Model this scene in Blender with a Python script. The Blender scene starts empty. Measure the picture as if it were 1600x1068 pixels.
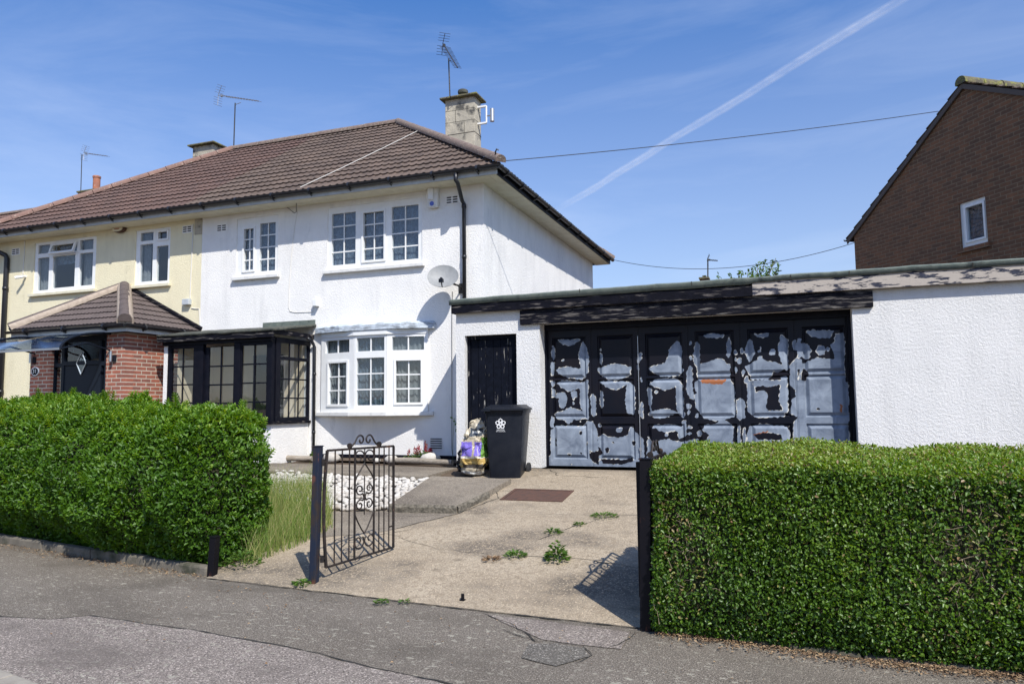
import bpy, bmesh, math, random
import numpy as np
from mathutils import Vector, Matrix, noise as mnoise
random.seed(7); rng = np.random.default_rng(11)
R = math.radians
S = bpy.context.scene
COL = S.collection

# ------------------------------------------------------------------ camera
F_PX, PITCH, YAW, ROLL, EYE = 1140.4, 0.0857058, 0.353167, -0.0112427, 1.6
_c, _s = math.cos(YAW), math.sin(YAW)
FW = Vector((-_s*math.cos(PITCH), _c*math.cos(PITCH), math.sin(PITCH)))
RT = Vector((_c, _s, 0)); UP = RT.cross(FW)
RT, UP = math.cos(ROLL)*RT + math.sin(ROLL)*UP, math.cos(ROLL)*UP - math.sin(ROLL)*RT
cd = bpy.data.cameras.new('camera'); cam = bpy.data.objects.new('camera', cd); COL.objects.link(cam)
cd.sensor_width = 36; cd.lens = 36*F_PX/1600; cd.clip_end = 20000; cd.clip_start = .05
cam.matrix_world = Matrix.Translation((0, 0, EYE)) @ Matrix((RT, UP, -FW)).transposed().to_4x4()
S.camera = cam

# ------------------------------------------------------------------ sky and sun
SUN_AZ, SUN_EL = R(45), R(48.5)          # 45 degrees right of the house front's normal, on the street side
SD = Vector((math.sin(SUN_AZ)*math.cos(SUN_EL), -math.cos(SUN_AZ)*math.cos(SUN_EL), math.sin(SUN_EL)))
W = bpy.data.worlds.new('World'); S.world = W; W.use_nodes = True
nt = W.node_tree; nt.nodes.clear()
def N(nt, t, **k):
    n = nt.nodes.new(t)
    for a, b in k.items():
        if a.startswith('_'): n.inputs[a[1:].replace('__', ' ')].default_value = b
        else: setattr(n, a, b)
    return n
sky = N(nt, 'ShaderNodeTexSky', sky_type='NISHITA', sun_disc=False, sun_elevation=SUN_EL, sun_rotation=math.pi-SUN_AZ)
sky.altitude = 50; sky.air_density = 1.0; sky.dust_density = .6; sky.ozone_density = 3.0
bg = N(nt, 'ShaderNodeBackground', _Strength=.125); wo = N(nt, 'ShaderNodeOutputWorld')
# thin high cirrus, laid out on directions only
tc = N(nt, 'ShaderNodeTexCoord'); mp = N(nt, 'ShaderNodeMapping'); mp.inputs['Scale'].default_value = (1.2, 1.2, 5.5)
mp.inputs['Rotation'].default_value = (.25, -.45, .3)
n1 = N(nt, 'ShaderNodeTexNoise', _Scale=1.6, _Detail=7, _Roughness=.6, _Distortion=.7)
rp = N(nt, 'ShaderNodeMapRange'); rp.inputs[1].default_value = .44; rp.inputs[2].default_value = .8; rp.inputs[4].default_value = .14
mx = N(nt, 'ShaderNodeMixRGB'); mx.inputs[2].default_value = (8.2, 8.6, 9.2, 1)
nt.links.new(tc.outputs['Generated'], mp.inputs[0]); nt.links.new(mp.outputs[0], n1.inputs['Vector'])
nt.links.new(n1.outputs[0], rp.inputs[0]); nt.links.new(rp.outputs[0], mx.inputs[0])
hs = N(nt, 'ShaderNodeHueSaturation', _Saturation=1.2, _Value=1.0); nt.links.new(sky.outputs[0], hs.inputs['Color'])
gn = N(nt, 'ShaderNodeMixRGB', blend_type='MULTIPLY'); gn.inputs[0].default_value = 1; gn.inputs[2].default_value = (.95, 1.03, 1.22, 1); nt.links.new(hs.outputs[0], gn.inputs[1])
sz = N(nt, 'ShaderNodeSeparateXYZ'); nt.links.new(tc.outputs['Generated'], sz.inputs[0]); hr = N(nt, 'ShaderNodeMapRange'); hr.inputs[1].default_value = .05; hr.inputs[2].default_value = .5; hr.inputs[3].default_value = .5; hr.inputs[4].default_value = 0.; nt.links.new(sz.outputs[2], hr.inputs[0])
hz = N(nt, 'ShaderNodeMixRGB'); hz.inputs[2].default_value = (4.09, 3.9, 3.77, 1); nt.links.new(hr.outputs[0], hz.inputs[0]); nt.links.new(gn.outputs[0], hz.inputs[1]); nt.links.new(hz.outputs[0], mx.inputs[1]); nt.links.new(mx.outputs[0], bg.inputs[0]); nt.links.new(bg.outputs[0], wo.inputs[0])
sl = bpy.data.lights.new('sun', 'SUN'); sl.energy = 4.6; sl.angle = R(.53); sl.color = (1, .965, .9)
so = bpy.data.objects.new('sun', sl); COL.objects.link(so)
so.rotation_mode = 'QUATERNION'; so.rotation_quaternion = SD.to_track_quat('Z', 'Y')
S.view_settings.view_transform = 'Standard'; S.view_settings.look = 'None'
S.view_settings.exposure = 0.35; S.view_settings.gamma = 1
S.cycles.max_bounces = 8; S.cycles.transparent_max_bounces = 12

# ------------------------------------------------------------------ helpers
def ray(x, y): return FW + RT*((x-800)/F_PX) - UP*((y-534)/F_PX)
def P(x, y, Y):            # the point of the vertical plane at depth Y that the survey photograph shows at x, y
    d = ray(x, y); return Vector((0, 0, EYE)) + d*(Y/d.y)
def PX(x, y, X): d = ray(x, y); return Vector((0, 0, EYE)) + d*(X/d.x)
YB = [(-60, 14), (-12, 6.8), (-8.97, 6.3), (-5.25, 5.67), (-4, 5.5), (-1, 5.37), (1.3, 5.2), (6, 4.95), (60, 3)]
def yb(X): return float(np.interp(X, [a for a, b in YB], [b for a, b in YB]))
def gh(X, Y):              # ground height: level pavement, drive rising to the houses
    b = min(yb(X), 9.9); return .63*min(max((Y-b)/(10.3-b), 0), 1)
def G(x, y):
    d = ray(x, y); lo, hi = 2.5, 30
    for _ in range(45):
        m = (lo+hi)/2; p = Vector((0, 0, EYE)) + d*(m/d.y)
        if p.z > gh(p.x, p.y): lo = m
        else: hi = m
    return p
MATS = {}
def woff(p):
    v = Vector((0, 0, 0))
    while p: v += p.location; p = p.parent
    return v
class MB:
    def __init__(s): s.v = []; s.f = []; s.T = None
    def add(s, vs, fs):
        b = len(s.v); T = s.T
        s.v += [tuple(T @ Vector(v)) if T else tuple(v) for v in vs]
        s.f += [tuple(b+i for i in f) for f in fs]; return s
    def box(s, x0, x1, y0, y1, z0, z1):
        return s.add([(x0,y0,z0),(x1,y0,z0),(x1,y1,z0),(x0,y1,z0),(x0,y0,z1),(x1,y0,z1),(x1,y1,z1),(x0,y1,z1)],
                     [(0,3,2,1),(4,5,6,7),(0,1,5,4),(1,2,6,5),(2,3,7,6),(3,0,4,7)])
    def prism(s, poly, a, b, axis='y'):      # polygon of (u, w) swept along axis
        n = len(poly); o = []
        for t in (a, b):
            for u, w in poly: o.append({'y': (u, t, w), 'x': (t, u, w), 'z': (u, w, t)}[axis])
        return s.add(o, [tuple(range(n)), tuple(range(2*n-1, n-1, -1))] + [(i, n+i, n+(i+1) % n, (i+1) % n) for i in range(n)])
    def tube(s, pts, r, n=8, cap=True):
        pts = [Vector(p) for p in pts]; rs = r if isinstance(r, (list, tuple)) else [r]*len(pts)
        vs = []; prev = None
        for i, p in enumerate(pts):
            t = (pts[min(i+1, len(pts)-1)] - pts[max(i-1, 0)])
            if t.length < 1e-9: t = Vector((0, 0, 1))
            t.normalize()
            a = prev if prev else (Vector((0, 0, 1)) if abs(t.z) < .9 else Vector((1, 0, 0)))
            a = (a - t*a.dot(t)).normalized(); prev = a; b = t.cross(a)
            for k in range(n):
                q = 2*math.pi*k/n; vs.append(p + (a*math.cos(q) + b*math.sin(q))*rs[i])
        fs = [(i*n+k, i*n+(k+1) % n, (i+1)*n+(k+1) % n, (i+1)*n+k) for i in range(len(pts)-1) for k in range(n)]
        if cap: fs += [tuple(range(n-1, -1, -1)), tuple(range((len(pts)-1)*n, len(pts)*n))]
        return s.add(vs, fs)
    def lathe(s, prof, c, n=20):
        vs = [(c[0]+r*math.cos(2*math.pi*k/n), c[1]+r*math.sin(2*math.pi*k/n), c[2]+z) for r, z in prof for k in range(n)]
        m = len(prof)
        return s.add(vs, [(i*n+k, i*n+(k+1) % n, (i+1)*n+(k+1) % n, (i+1)*n+k) for i in range(m-1) for k in range(n)] +
                     [tuple(range(n-1, -1, -1)), tuple(range((m-1)*n, m*n))])
    def holed(s, x0, x1, z0, z1, holes, y0, d, back=True, top=True):   # panel in XZ with rectangular openings, front face at y0, thickness d
        xs = sorted({x0, x1} | {h[0] for h in holes} | {h[1] for h in holes})
        zs = sorted({z0, z1} | {h[2] for h in holes} | {h[3] for h in holes})
        xs = [a for a in xs if x0 <= a <= x1]; zs = [a for a in zs if z0 <= a <= z1]
        ins = lambda x, z: any(h[0] < x < h[1] and h[2] < z < h[3] for h in holes)
        for i in range(len(xs)-1):
            for j in range(len(zs)-1):
                if ins((xs[i]+xs[i+1])/2, (zs[j]+zs[j+1])/2): continue
                a, b, c, e = xs[i], xs[i+1], zs[j], zs[j+1]
                s.add([(a,y0,c),(b,y0,c),(b,y0,e),(a,y0,e)], [(0,1,2,3)])
                if back: s.add([(a,y0+d,c),(b,y0+d,c),(b,y0+d,e),(a,y0+d,e)], [(3,2,1,0)])
        for (a, b, c, e), o in [(h, 1) for h in holes] + [((x0, x1, z0, z1), 0)]:
            q = [(a,y0,c),(b,y0,c),(b,y0,e),(a,y0,e),(a,y0+d,c),(b,y0+d,c),(b,y0+d,e),(a,y0+d,e)]
            s.add(q, [(0,1,5,4)[::-1 if o else 1], (1,2,6,5)[::-1 if o else 1], (2,3,7,6)[::-1 if o else 1], (3,0,4,7)[::-1 if o else 1]])
        return s
    def build(s, name, m, parent=None, smooth=False, bevel=0, weld=True, auto=None):
        me = bpy.data.meshes.new(name); o = bpy.data.objects.new(name, me); COL.objects.link(o)
        w = woff(parent)
        me.from_pydata([(v[0]-w.x, v[1]-w.y, v[2]-w.z) for v in s.v], [], s.f)
        bm = bmesh.new(); bm.from_mesh(me)
        if weld: bmesh.ops.remove_doubles(bm, verts=bm.verts, dist=1e-5)
        bmesh.ops.recalc_face_normals(bm, faces=bm.faces); bm.to_mesh(me); bm.free()
        if smooth: me.shade_smooth()
        if auto is not None:
            me.shade_smooth()
            bm = bmesh.new(); bm.from_mesh(me)
            for e in bm.edges:
                if len(e.link_faces) == 2 and e.calc_face_angle(0) > auto: e.smooth = False
            bm.to_mesh(me); bm.free()
        me.materials.append(MATS[m]); o.parent = parent
        if bevel:
            b = o.modifiers.new('bevel', 'BEVEL'); b.width = bevel; b.segments = 2; b.limit_method = 'ANGLE'; b.angle_limit = R(40)
        return o
def tag(o, label=None, cat=None, group=None, kind=None):
    for k, v in (('label', label), ('category', cat), ('group', group), ('kind', kind)):
        if v: o[k] = v
    return o
def thing(name, loc, label, cat, group=None):
    o = bpy.data.objects.new(name, None); COL.objects.link(o); o.location = loc; o.empty_display_size = .2
    return tag(o, label, cat, group)
def copytree(o, parent=None, link=COL):
    c = o.copy(); link.objects.link(c); c.parent = parent
    for ch in [k for k in o.children]: copytree(ch, c)
    return c
def frame(o, udir):      # local x along udir (horizontal), local y into the wall
    u = Vector((udir[0], udir[1], 0)).normalized(); n = Vector((-u.y, u.x, 0))
    return Matrix.Translation(o) @ Matrix((u, n, Vector((0, 0, 1)))).transposed().to_4x4()
def bars(mb, segs, r): 
    for a, b in segs: mb.tube([a, b], r, 5)

# ------------------------------------------------------------------ materials
def mat(name, c1, c2=None, sc=3, rough=.7, bump=None, metal=0, ramp=(.35, .65), detail=6, stretch=None, spec=.5, c3=None, sc3=40, r3=(.55, .62), coat=0, dist=.0):
    m = bpy.data.materials.new(name); m.use_nodes = True; t = m.node_tree; b = t.nodes['Principled BSDF']
    L = t.links.new
    b.inputs['Roughness'].default_value = rough; b.inputs['Metallic'].default_value = metal
    b.inputs['Specular IOR Level'].default_value = spec; b.inputs['Coat Weight'].default_value = coat
    b.inputs['Base Color'].default_value = (*c1, 1)
    tc = N(t, 'ShaderNodeTexCoord'); mp = N(t, 'ShaderNodeMapping'); L(tc.outputs['Object'], mp.inputs[0])
    if stretch: mp.inputs['Scale'].default_value = stretch
    if c2:
        n = N(t, 'ShaderNodeTexNoise', _Scale=sc, _Detail=detail, _Roughness=.62, _Distortion=dist); L(mp.outputs[0], n.inputs['Vector'])
        r = N(t, 'ShaderNodeMapRange'); r.inputs[1].default_value, r.inputs[2].default_value = ramp
        x = N(t, 'ShaderNodeMixRGB'); x.inputs[1].default_value = (*c1, 1); x.inputs[2].default_value = (*c2, 1)
        L(n.outputs[0], r.inputs[0]); L(r.outputs[0], x.inputs[0]); out = x.outputs[0]
        if c3:
            n3 = N(t, 'ShaderNodeTexNoise', _Scale=sc3, _Detail=4, _Roughness=.6); L(mp.outputs[0], n3.inputs['Vector'])
            q3 = N(t, 'ShaderNodeMapRange'); q3.inputs[1].default_value, q3.inputs[2].default_value = r3; L(n3.outputs[0], q3.inputs[0])
            x3 = N(t, 'ShaderNodeMixRGB'); x3.inputs[2].default_value = (*c3, 1); L(q3.outputs[0], x3.inputs[0]); L(out, x3.inputs[1]); out = x3.outputs[0]
        L(out, b.inputs['Base Color'])
    if bump:
        n2 = N(t, 'ShaderNodeTexNoise', _Scale=bump[0], _Detail=4); L(mp.outputs[0], n2.inputs['Vector'])
        bp = N(t, 'ShaderNodeBump', _Distance=bump[1]); bp.inputs['Strength'].default_value = 1
        L(n2.outputs[0], bp.inputs['Height']); L(bp.outputs[0], b.inputs['Normal'])
    MATS[name] = m; return m
def mixin(m, col, nodefac, at=None):
    """layer a colour over a material's base colour by a factor socket"""
    t = m.node_tree; b = t.nodes['Principled BSDF']; x = N(t, 'ShaderNodeMixRGB'); x.inputs[2].default_value = (*col, 1)
    if b.inputs['Base Color'].links: t.links.new(b.inputs['Base Color'].links[0].from_socket, x.inputs[1])
    else: x.inputs[1].default_value = b.inputs['Base Color'].default_value
    t.links.new(nodefac, x.inputs[0]); t.links.new(x.outputs[0], b.inputs['Base Color']); return x
def nodemask(m, scale, lo, hi, stretch=(1, 1, 1), kind='noise', detail=5, w=0.):
    t = m.node_tree; tc = N(t, 'ShaderNodeTexCoord'); mp = N(t, 'ShaderNodeMapping'); mp.inputs['Scale'].default_value = stretch
    mp.inputs['Location'].default_value = (w, w*2, w*3)
    t.links.new(tc.outputs['Object'], mp.inputs[0])
    if kind == 'noise': n = N(t, 'ShaderNodeTexNoise', _Scale=scale, _Detail=detail, _Roughness=.6)
    else: n = N(t, 'ShaderNodeTexVoronoi', _Scale=scale)
    t.links.new(mp.outputs[0], n.inputs['Vector'])
    r = N(t, 'ShaderNodeMapRange'); r.inputs[1].default_value, r.inputs[2].default_value = lo, hi
    t.links.new(n.outputs[0], r.inputs[0]); return r.outputs[0]
def render_mat(name, c, c2, sc=95, bd=.008):
    m = mat(name, c, c2, sc=1.6, rough=.88, ramp=(.42, .75), spec=.2)
    t = m.node_tree; b = t.nodes['Principled BSDF']; tc = N(t, 'ShaderNodeTexCoord')
    n = N(t, 'ShaderNodeTexNoise', _Scale=sc, _Detail=3, _Roughness=.55); t.links.new(tc.outputs['Object'], n.inputs['Vector'])
    v = N(t, 'ShaderNodeTexNoise', _Scale=sc*.35, _Detail=3); t.links.new(tc.outputs['Object'], v.inputs['Vector'])
    a = N(t, 'ShaderNodeMath', operation='ADD'); t.links.new(n.outputs[0], a.inputs[0]); t.links.new(v.outputs[0], a.inputs[1])
    bp = N(t, 'ShaderNodeBump', _Distance=bd); t.links.new(a.outputs[0], bp.inputs['Height']); t.links.new(bp.outputs[0], b.inputs['Normal'])
    mixin(m, tuple(x*.86 for x in c2), nodemask(m, 1.3, .52, .9, (2.6, 2.6, .45), detail=8)); mixin(m, tuple(x*.72 for x in c2), nodemask(m, 2.4, .64, .85, (1.5, 1.5, .7), detail=9, w=3.))      # rain streaks
    return m
render_mat('white_render', (.83, .81, .775), (.74, .725, .70))
render_mat('garage_render', (.73, .715, .69), (.66, .65, .63), 90, .009)
render_mat('cream_render', (.78, .71, .50), (.72, .655, .46))
def brick_mat(name, ang, c1, c2, mortar, bw=.225, rh=.075, ms=.011):
    m = mat(name, c1, rough=.9); t = m.node_tree; b = t.nodes['Principled BSDF']; tc = N(t, 'ShaderNodeTexCoord')
    L = t.links.new; sp = N(t, 'ShaderNodeSeparateXYZ'); L(tc.outputs['Object'], sp.inputs[0])
    a1 = N(t, 'ShaderNodeMath', operation='MULTIPLY'); a1.inputs[1].default_value = math.cos(ang); L(sp.outputs[0], a1.inputs[0])
    a2 = N(t, 'ShaderNodeMath', operation='MULTIPLY_ADD'); a2.inputs[1].default_value = math.sin(ang); L(sp.outputs[1], a2.inputs[0]); L(a1.outputs[0], a2.inputs[2])
    cb = N(t, 'ShaderNodeCombineXYZ'); L(a2.outputs[0], cb.inputs[0]); L(sp.outputs[2], cb.inputs[1])
    br = N(t, 'ShaderNodeTexBrick', offset=.5); br.inputs['Scale'].default_value = 1; br.inputs['Brick Width'].default_value = bw
    br.inputs['Row Height'].default_value = rh; br.inputs['Mortar Size'].default_value = ms; br.inputs['Mortar Smooth'].default_value = .3
    br.inputs['Bias'].default_value = -.1
    br.inputs['Color1'].default_value = (*c1, 1); br.inputs['Color2'].default_value = (*c2, 1); br.inputs['Mortar'].default_value = (*mortar, 1)
    L(cb.outputs[0], br.inputs['Vector'])
    n = N(t, 'ShaderNodeTexNoise', _Scale=9, _Detail=5); L(tc.outputs['Object'], n.inputs['Vector'])
    hs = N(t, 'ShaderNodeHueSaturation'); r = N(t, 'ShaderNodeMapRange'); r.inputs[3].default_value = .6; r.inputs[4].default_value = 1.35
    L(n.outputs[0], r.inputs[0]); L(r.outputs[0], hs.inputs['Value']); L(br.outputs[0], hs.inputs['Color']); L(hs.outputs[0], b.inputs['Base Color'])
    bp = N(t, 'ShaderNodeBump', _Distance=.008, invert=True); L(br.outputs['Fac'], bp.inputs['Height']); L(bp.outputs[0], b.inputs['Normal'])
    return m
brick_mat('red_brick', 0, (.36, .115, .07), (.20, .085, .065), (.50, .42, .34))
brick_mat('red_brick_side', R(90), (.36, .115, .07), (.20, .085, .065), (.50, .42, .34))
brick_mat('brown_brick', math.atan2(-.83, .56), (.205, .092, .044), (.115, .062, .036), (.235, .165, .10), ms=.009)
mat('roof_tile', (.135, .096, .074), (.080, .058, .047), sc=2.2, rough=.92, bump=(60, .006), c3=(.19, .15, .12), sc3=14, r3=(.6, .8))
mat('roof_tile_red', (.128, .076, .060), (.088, .056, .047), sc=2.2, rough=.92, bump=(60, .006), c3=(.20, .14, .12), sc3=14, r3=(.6, .8))
mat('ridge_tile', (.21, .155, .125), (.14, .10, .085), sc=9, rough=.95, bump=(50, .008), c3=(.36, .34, .26), sc3=25, r3=(.58, .7))
mat('pink_hip', (.235, .14, .11), (.17, .105, .085), sc=6, rough=.9, c3=(.40, .34, .27), sc3=22, r3=(.6, .7))
mat('terracotta', (.42, .15, .08), (.30, .13, .09), sc=6, rough=.9, c3=(.5, .42, .33), sc3=22, r3=(.6, .7))
mat('porch_tile', (.115, .088, .08), (.085, .066, .06), sc=5, rough=.85, bump=(60, .004))
mat('mortar', (.40, .33, .26), (.30, .24, .19), sc=14, rough=.95, bump=(60, .006))
mat('black_gutter', (.014, .015, .019), rough=.38)
mat('upvc', (.80, .80, .79), (.74, .74, .72), sc=5, rough=.35, spec=.5)
mat('old_white', (.70, .69, .66), (.52, .52, .50), sc=9, rough=.6, ramp=(.5, .75))
mat('cream_soffit', (.70, .66, .50), (.62, .57, .42), sc=6, rough=.6)
mat('grey_fascia', (.52, .55, .57), (.40, .43, .45), sc=5, rough=.55)
mat('black_paint', (.004, .005, .010), (.008, .008, .013), sc=8, rough=.45, bump=(45, .002), spec=.12)
def peel_mat(name, base, wood, lo, hi, st, sc=6, w=0., rough=.6):
    m = mat(name, base, tuple(x*1.7 for x in base), sc=10, rough=rough, bump=(30, .003), spec=.08)
    mixin(m, wood, nodemask(m, sc, lo, hi, st, detail=9, w=w)); return m
peel_mat('weathered_black', (.005, .005, .008), (.13, .115, .105), .56, .66, (.5, 1, 5))
peel_mat('weathered_lintel', (.005, .005, .008), (.16, .145, .13), .53, .68, (.6, 1, 5), w=3.)
peel_mat('weathered_pale', (.03, .032, .045), (.42, .37, .32), .46, .50, (.8, 1, 4), sc=5, w=1.)
peel_mat('door_black', (.004, .005, .009), (.30, .28, .25), .64, .67, (9, 9, .8), sc=4, w=2.)
peel_mat('lead_hood', (.38, .42, .46), (.16, .17, .18), .5, .64, (.7, 1, 8), sc=7)
mat('felt', (.10, .125, .11), (.16, .18, .15), sc=9, rough=.95, bump=(80, .004), c3=(.05, .06, .055), sc3=5, r3=(.55, .7))
mat('dark_felt', (.04, .045, .04), (.09, .09, .07), sc=12, rough=.95, bump=(30, .012))
mat('anthracite', (.008, .012, .020), rough=.4, spec=.2)
mat('steel', (.6, .6, .6), rough=.28, metal=1)
mat('alu', (.5, .5, .5), rough=.45, metal=.9)
mat('dark_steel', (.09, .085, .08), (.05, .05, .05), sc=20, rough=.5, metal=.5)
mat('chimney_stone', (.50, .45, .35), (.34, .31, .25), sc=3.5, rough=.95, bump=(30, .01), c3=(.09, .085, .075), sc3=3.4, r3=(.52, .66), detail=8)
mat('crown_moss', (.16, .14, .075), (.09, .08, .06), sc=8, rough=.95, bump=(35, .02), c3=(.2, .2, .05), sc3=12, r3=(.5, .65))
mat('dark_interior', (.035, .033, .03), rough=1)
mat('warm_interior', (.78, .62, .42), (.70, .54, .36), sc=2, rough=.9)
mat('curtain', (.24, .245, .24), (.15, .155, .155), sc=30, rough=.9)
mat('black_plastic', (.007, .009, .015), (.014, .016, .022), sc=5, rough=.42, spec=.22, bump=(140, .0008))
mat('rubber', (.012, .012, .013), rough=.8)
mat('white_print', (.80, .80, .80), rough=.6)
mat('cable_black', (.02, .02, .022), rough=.6)
mat('cable_white', (.62, .60, .55), rough=.6)
mat('kerb_half_shade', (.125, .108, .085), (.18, .158, .125), sc=7, rough=.95, bump=(60, .006), c3=(.05, .05, .03), sc3=3, r3=(.5, .65))  # kerb concrete toned down: shade under the tall hedge put into the colour
mat('kerb_shade', (.055, .045, .035), (.10, .085, .065), sc=7, rough=.95, bump=(60, .006), c3=(.05, .05, .03), sc3=3, r3=(.5, .65))  # darkest kerb concrete, its colour holds the shade under the clipped hedge
mat('concrete_kerb', (.23, .20, .165), (.31, .28, .23), sc=7, rough=.95, bump=(60, .006), c3=(.12, .11, .09), sc3=3, r3=(.55, .7))
mat('soil', (.075, .05, .032), (.12, .085, .055), sc=9, rough=1, bump=(25, .03))
mat('white_stone', (.52, .49, .44), (.34, .30, .25), sc=6, rough=.75, bump=(20, .006), ramp=(.45, .7))
mat('log_wood', (.36, .31, .25), (.2, .17, .13), sc=6, rough=.95, stretch=(1, 8, 8), bump=(12, .01))
mat('rust_plate', (.125, .062, .042), (.085, .05, .038), sc=12, rough=.85, bump=(40, .004), metal=.2)
mat('twig', (.14, .10, .06), (.12, .08, .055), sc=20, rough=.9)
mat('bare_twig', (.26, .20, .14), (.16, .12, .08), sc=20, rough=.9)
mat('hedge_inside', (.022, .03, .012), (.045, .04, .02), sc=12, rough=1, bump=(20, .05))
def net_mat():
    m = mat('net_curtain', (.15, .19, .235), rough=.9); t = m.node_tree; b = t.nodes['Principled BSDF']; o = t.nodes['Material Output']
    tr = N(t, 'ShaderNodeBsdfTransparent'); x = N(t, 'ShaderNodeMixShader'); f = nodemask(m, 16, .42, .62, (1, 1, .8), 'noise', 2)
    r = N(t, 'ShaderNodeMapRange'); r.inputs[3].default_value = .5; r.inputs[4].default_value = .9; t.links.new(f, r.inputs[0])
    t.links.new(r.outputs[0], x.inputs[0]); t.links.new(tr.outputs[0], x.inputs[1]); t.links.new(b.outputs[0], x.inputs[2]); t.links.new(x.outputs[0], o.inputs[0])
net_mat()
def glass_mat(name, tint, ior=1.9):
    m = bpy.data.materials.new(name); m.use_nodes = True; t = m.node_tree; t.nodes.clear(); L = t.links.new
    o = N(t, 'ShaderNodeOutputMaterial'); tr = N(t, 'ShaderNodeBsdfTransparent'); tr.inputs[0].default_value = (*tint, 1)
    g = N(t, 'ShaderNodeBsdfGlossy', _Roughness=.015); x = N(t, 'ShaderNodeMixShader'); fr = N(t, 'ShaderNodeMath', operation='MULTIPLY_ADD'); f0 = ((ior-1)/(ior+1))**2; ge = N(t, 'ShaderNodeNewGeometry'); dt = N(t, 'ShaderNodeVectorMath', operation='DOT_PRODUCT'); L(ge.outputs['Incoming'], dt.inputs[0]); L(ge.outputs['Normal'], dt.inputs[1]); ab = N(t, 'ShaderNodeMath', operation='ABSOLUTE'); L(dt.outputs['Value'], ab.inputs[0]); om = N(t, 'ShaderNodeMath', operation='SUBTRACT'); om.inputs[0].default_value = 1; L(ab.outputs[0], om.inputs[1]); pw = N(t, 'ShaderNodeMath', operation='POWER'); pw.inputs[1].default_value = 5; L(om.outputs[0], pw.inputs[0]); L(pw.outputs[0], fr.inputs[0]); fr.inputs[1].default_value = 1-f0; fr.inputs[2].default_value = f0
    n = N(t, 'ShaderNodeTexNoise', _Scale=1.6, _Detail=1); tc = N(t, 'ShaderNodeTexCoord'); bp = N(t, 'ShaderNodeBump', _Distance=.01)
    L(tc.outputs['Object'], n.inputs['Vector']); L(n.outputs[0], bp.inputs['Height']); L(bp.outputs[0], g.inputs['Normal'])
    L(fr.outputs[0], x.inputs[0]); L(tr.outputs[0], x.inputs[1]); L(g.outputs[0], x.inputs[2]); L(x.outputs[0], o.inputs[0]); MATS[name] = m
glass_mat('glass', (.8, .86, .9), 2.1); glass_mat('canopy_glass', (.55, .6, .66), 1.7)
def leaf_mat(name, cols, transl=.35, rough=.42, spec=.5):
    m = bpy.data.materials.new(name); m.use_nodes = True; t = m.node_tree; b = t.nodes['Principled BSDF']; o = t.nodes['Material Output']; L = t.links.new
    at = N(t, 'ShaderNodeAttribute', attribute_name='tint'); cr = N(t, 'ShaderNodeValToRGB')
    e = cr.color_ramp.elements
    while len(e) > 1: e.remove(e[-1])
    for i, (p, c) in enumerate(cols):
        q = e[0] if i == 0 else e.new(p)
        q.position = p; q.color = (*c, 1)
    L(at.outputs['Fac'], cr.inputs[0]); L(cr.outputs[0], b.inputs['Base Color']); b.inputs['Roughness'].default_value = rough; b.inputs['Specular IOR Level'].default_value = spec
    tl = N(t, 'ShaderNodeBsdfTranslucent'); hs = N(t, 'ShaderNodeHueSaturation', _Saturation=1.15, _Value=1.5, _Hue=.485); L(cr.outputs[0], hs.inputs['Color']); L(hs.outputs[0], tl.inputs[0])
    x = N(t, 'ShaderNodeMixShader'); x.inputs[0].default_value = transl; L(b.outputs[0], x.inputs[1]); L(tl.outputs[0], x.inputs[2]); L(x.outputs[0], o.inputs[0]); MATS[name] = m
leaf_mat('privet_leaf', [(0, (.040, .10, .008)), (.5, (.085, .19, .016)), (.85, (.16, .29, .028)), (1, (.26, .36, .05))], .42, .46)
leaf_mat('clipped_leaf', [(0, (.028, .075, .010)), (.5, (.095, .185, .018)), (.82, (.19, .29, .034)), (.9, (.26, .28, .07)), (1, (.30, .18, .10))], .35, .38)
leaf_mat('grass_blade', [(0, (.07, .16, .02)), (.35, (.16, .24, .04)), (.65, (.34, .34, .12)), (1, (.52, .44, .23))], rough=.7)
leaf_mat('weed_leaf', [(0, (.05, .12, .02)), (1, (.13, .22, .04))], rough=.55)
leaf_mat('petal_red', [(0, (.30, .012, .03)), (1, (.42, .04, .05))], rough=.6)
leaf_mat('dead_leaf', [(0, (.10, .06, .035)), (.6, (.24, .15, .08)), (1, (.42, .3, .17))], transl=.1, rough=.8)

# paving
def asphalt(name, c1, c2, lich=.5, agg=.12):
    m = mat(name, c1, c2, sc=1.3, rough=.9, ramp=(.3, .7), spec=.3)
    f = nodemask(m, 85, .54, .66, detail=2); mixin(m, tuple(x*2.6+.05 for x in c1), f)           # pale aggregate
    f = nodemask(m, 95, .56, .68, detail=1, w=5.); mixin(m, tuple(x*.35 for x in c1), f)
    # lichen spots
    t = m.node_tree; a = nodemask(m, 15, .585, .62, (1, 1.5, 1), detail=5, w=2.); b = nodemask(m, .8, .52-.10*lich, .64, detail=4, w=9.)
    mu = N(t, 'ShaderNodeMath', operation='MULTIPLY'); t.links.new(a, mu.inputs[0]); t.links.new(b, mu.inputs[1])
    mixin(m, (.42, .39, .31), mu.outputs[0])
    mixin(m, tuple(x*.68 for x in c1), nodemask(m, 1.1, .5, .8, (1, 1.6, 1), detail=8, w=4.))
    t = m.node_tree; bb = t.nodes['Principled BSDF']; tc = N(t, 'ShaderNodeTexCoord'); n = N(t, 'ShaderNodeTexNoise', _Scale=130, _Detail=3); t.links.new(tc.outputs['Object'], n.inputs['Vector'])
    bp = N(t, 'ShaderNodeBump', _Distance=.012); t.links.new(n.outputs[0], bp.inputs['Height']); t.links.new(bp.outputs[0], bb.inputs['Normal']); return m
asphalt('asphalt_old', (.142, .120, .094), (.195, .168, .136), 2.4)
asphalt('asphalt_pale', (.205, .172, .146), (.245, .208, .178), 1.4)
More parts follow.
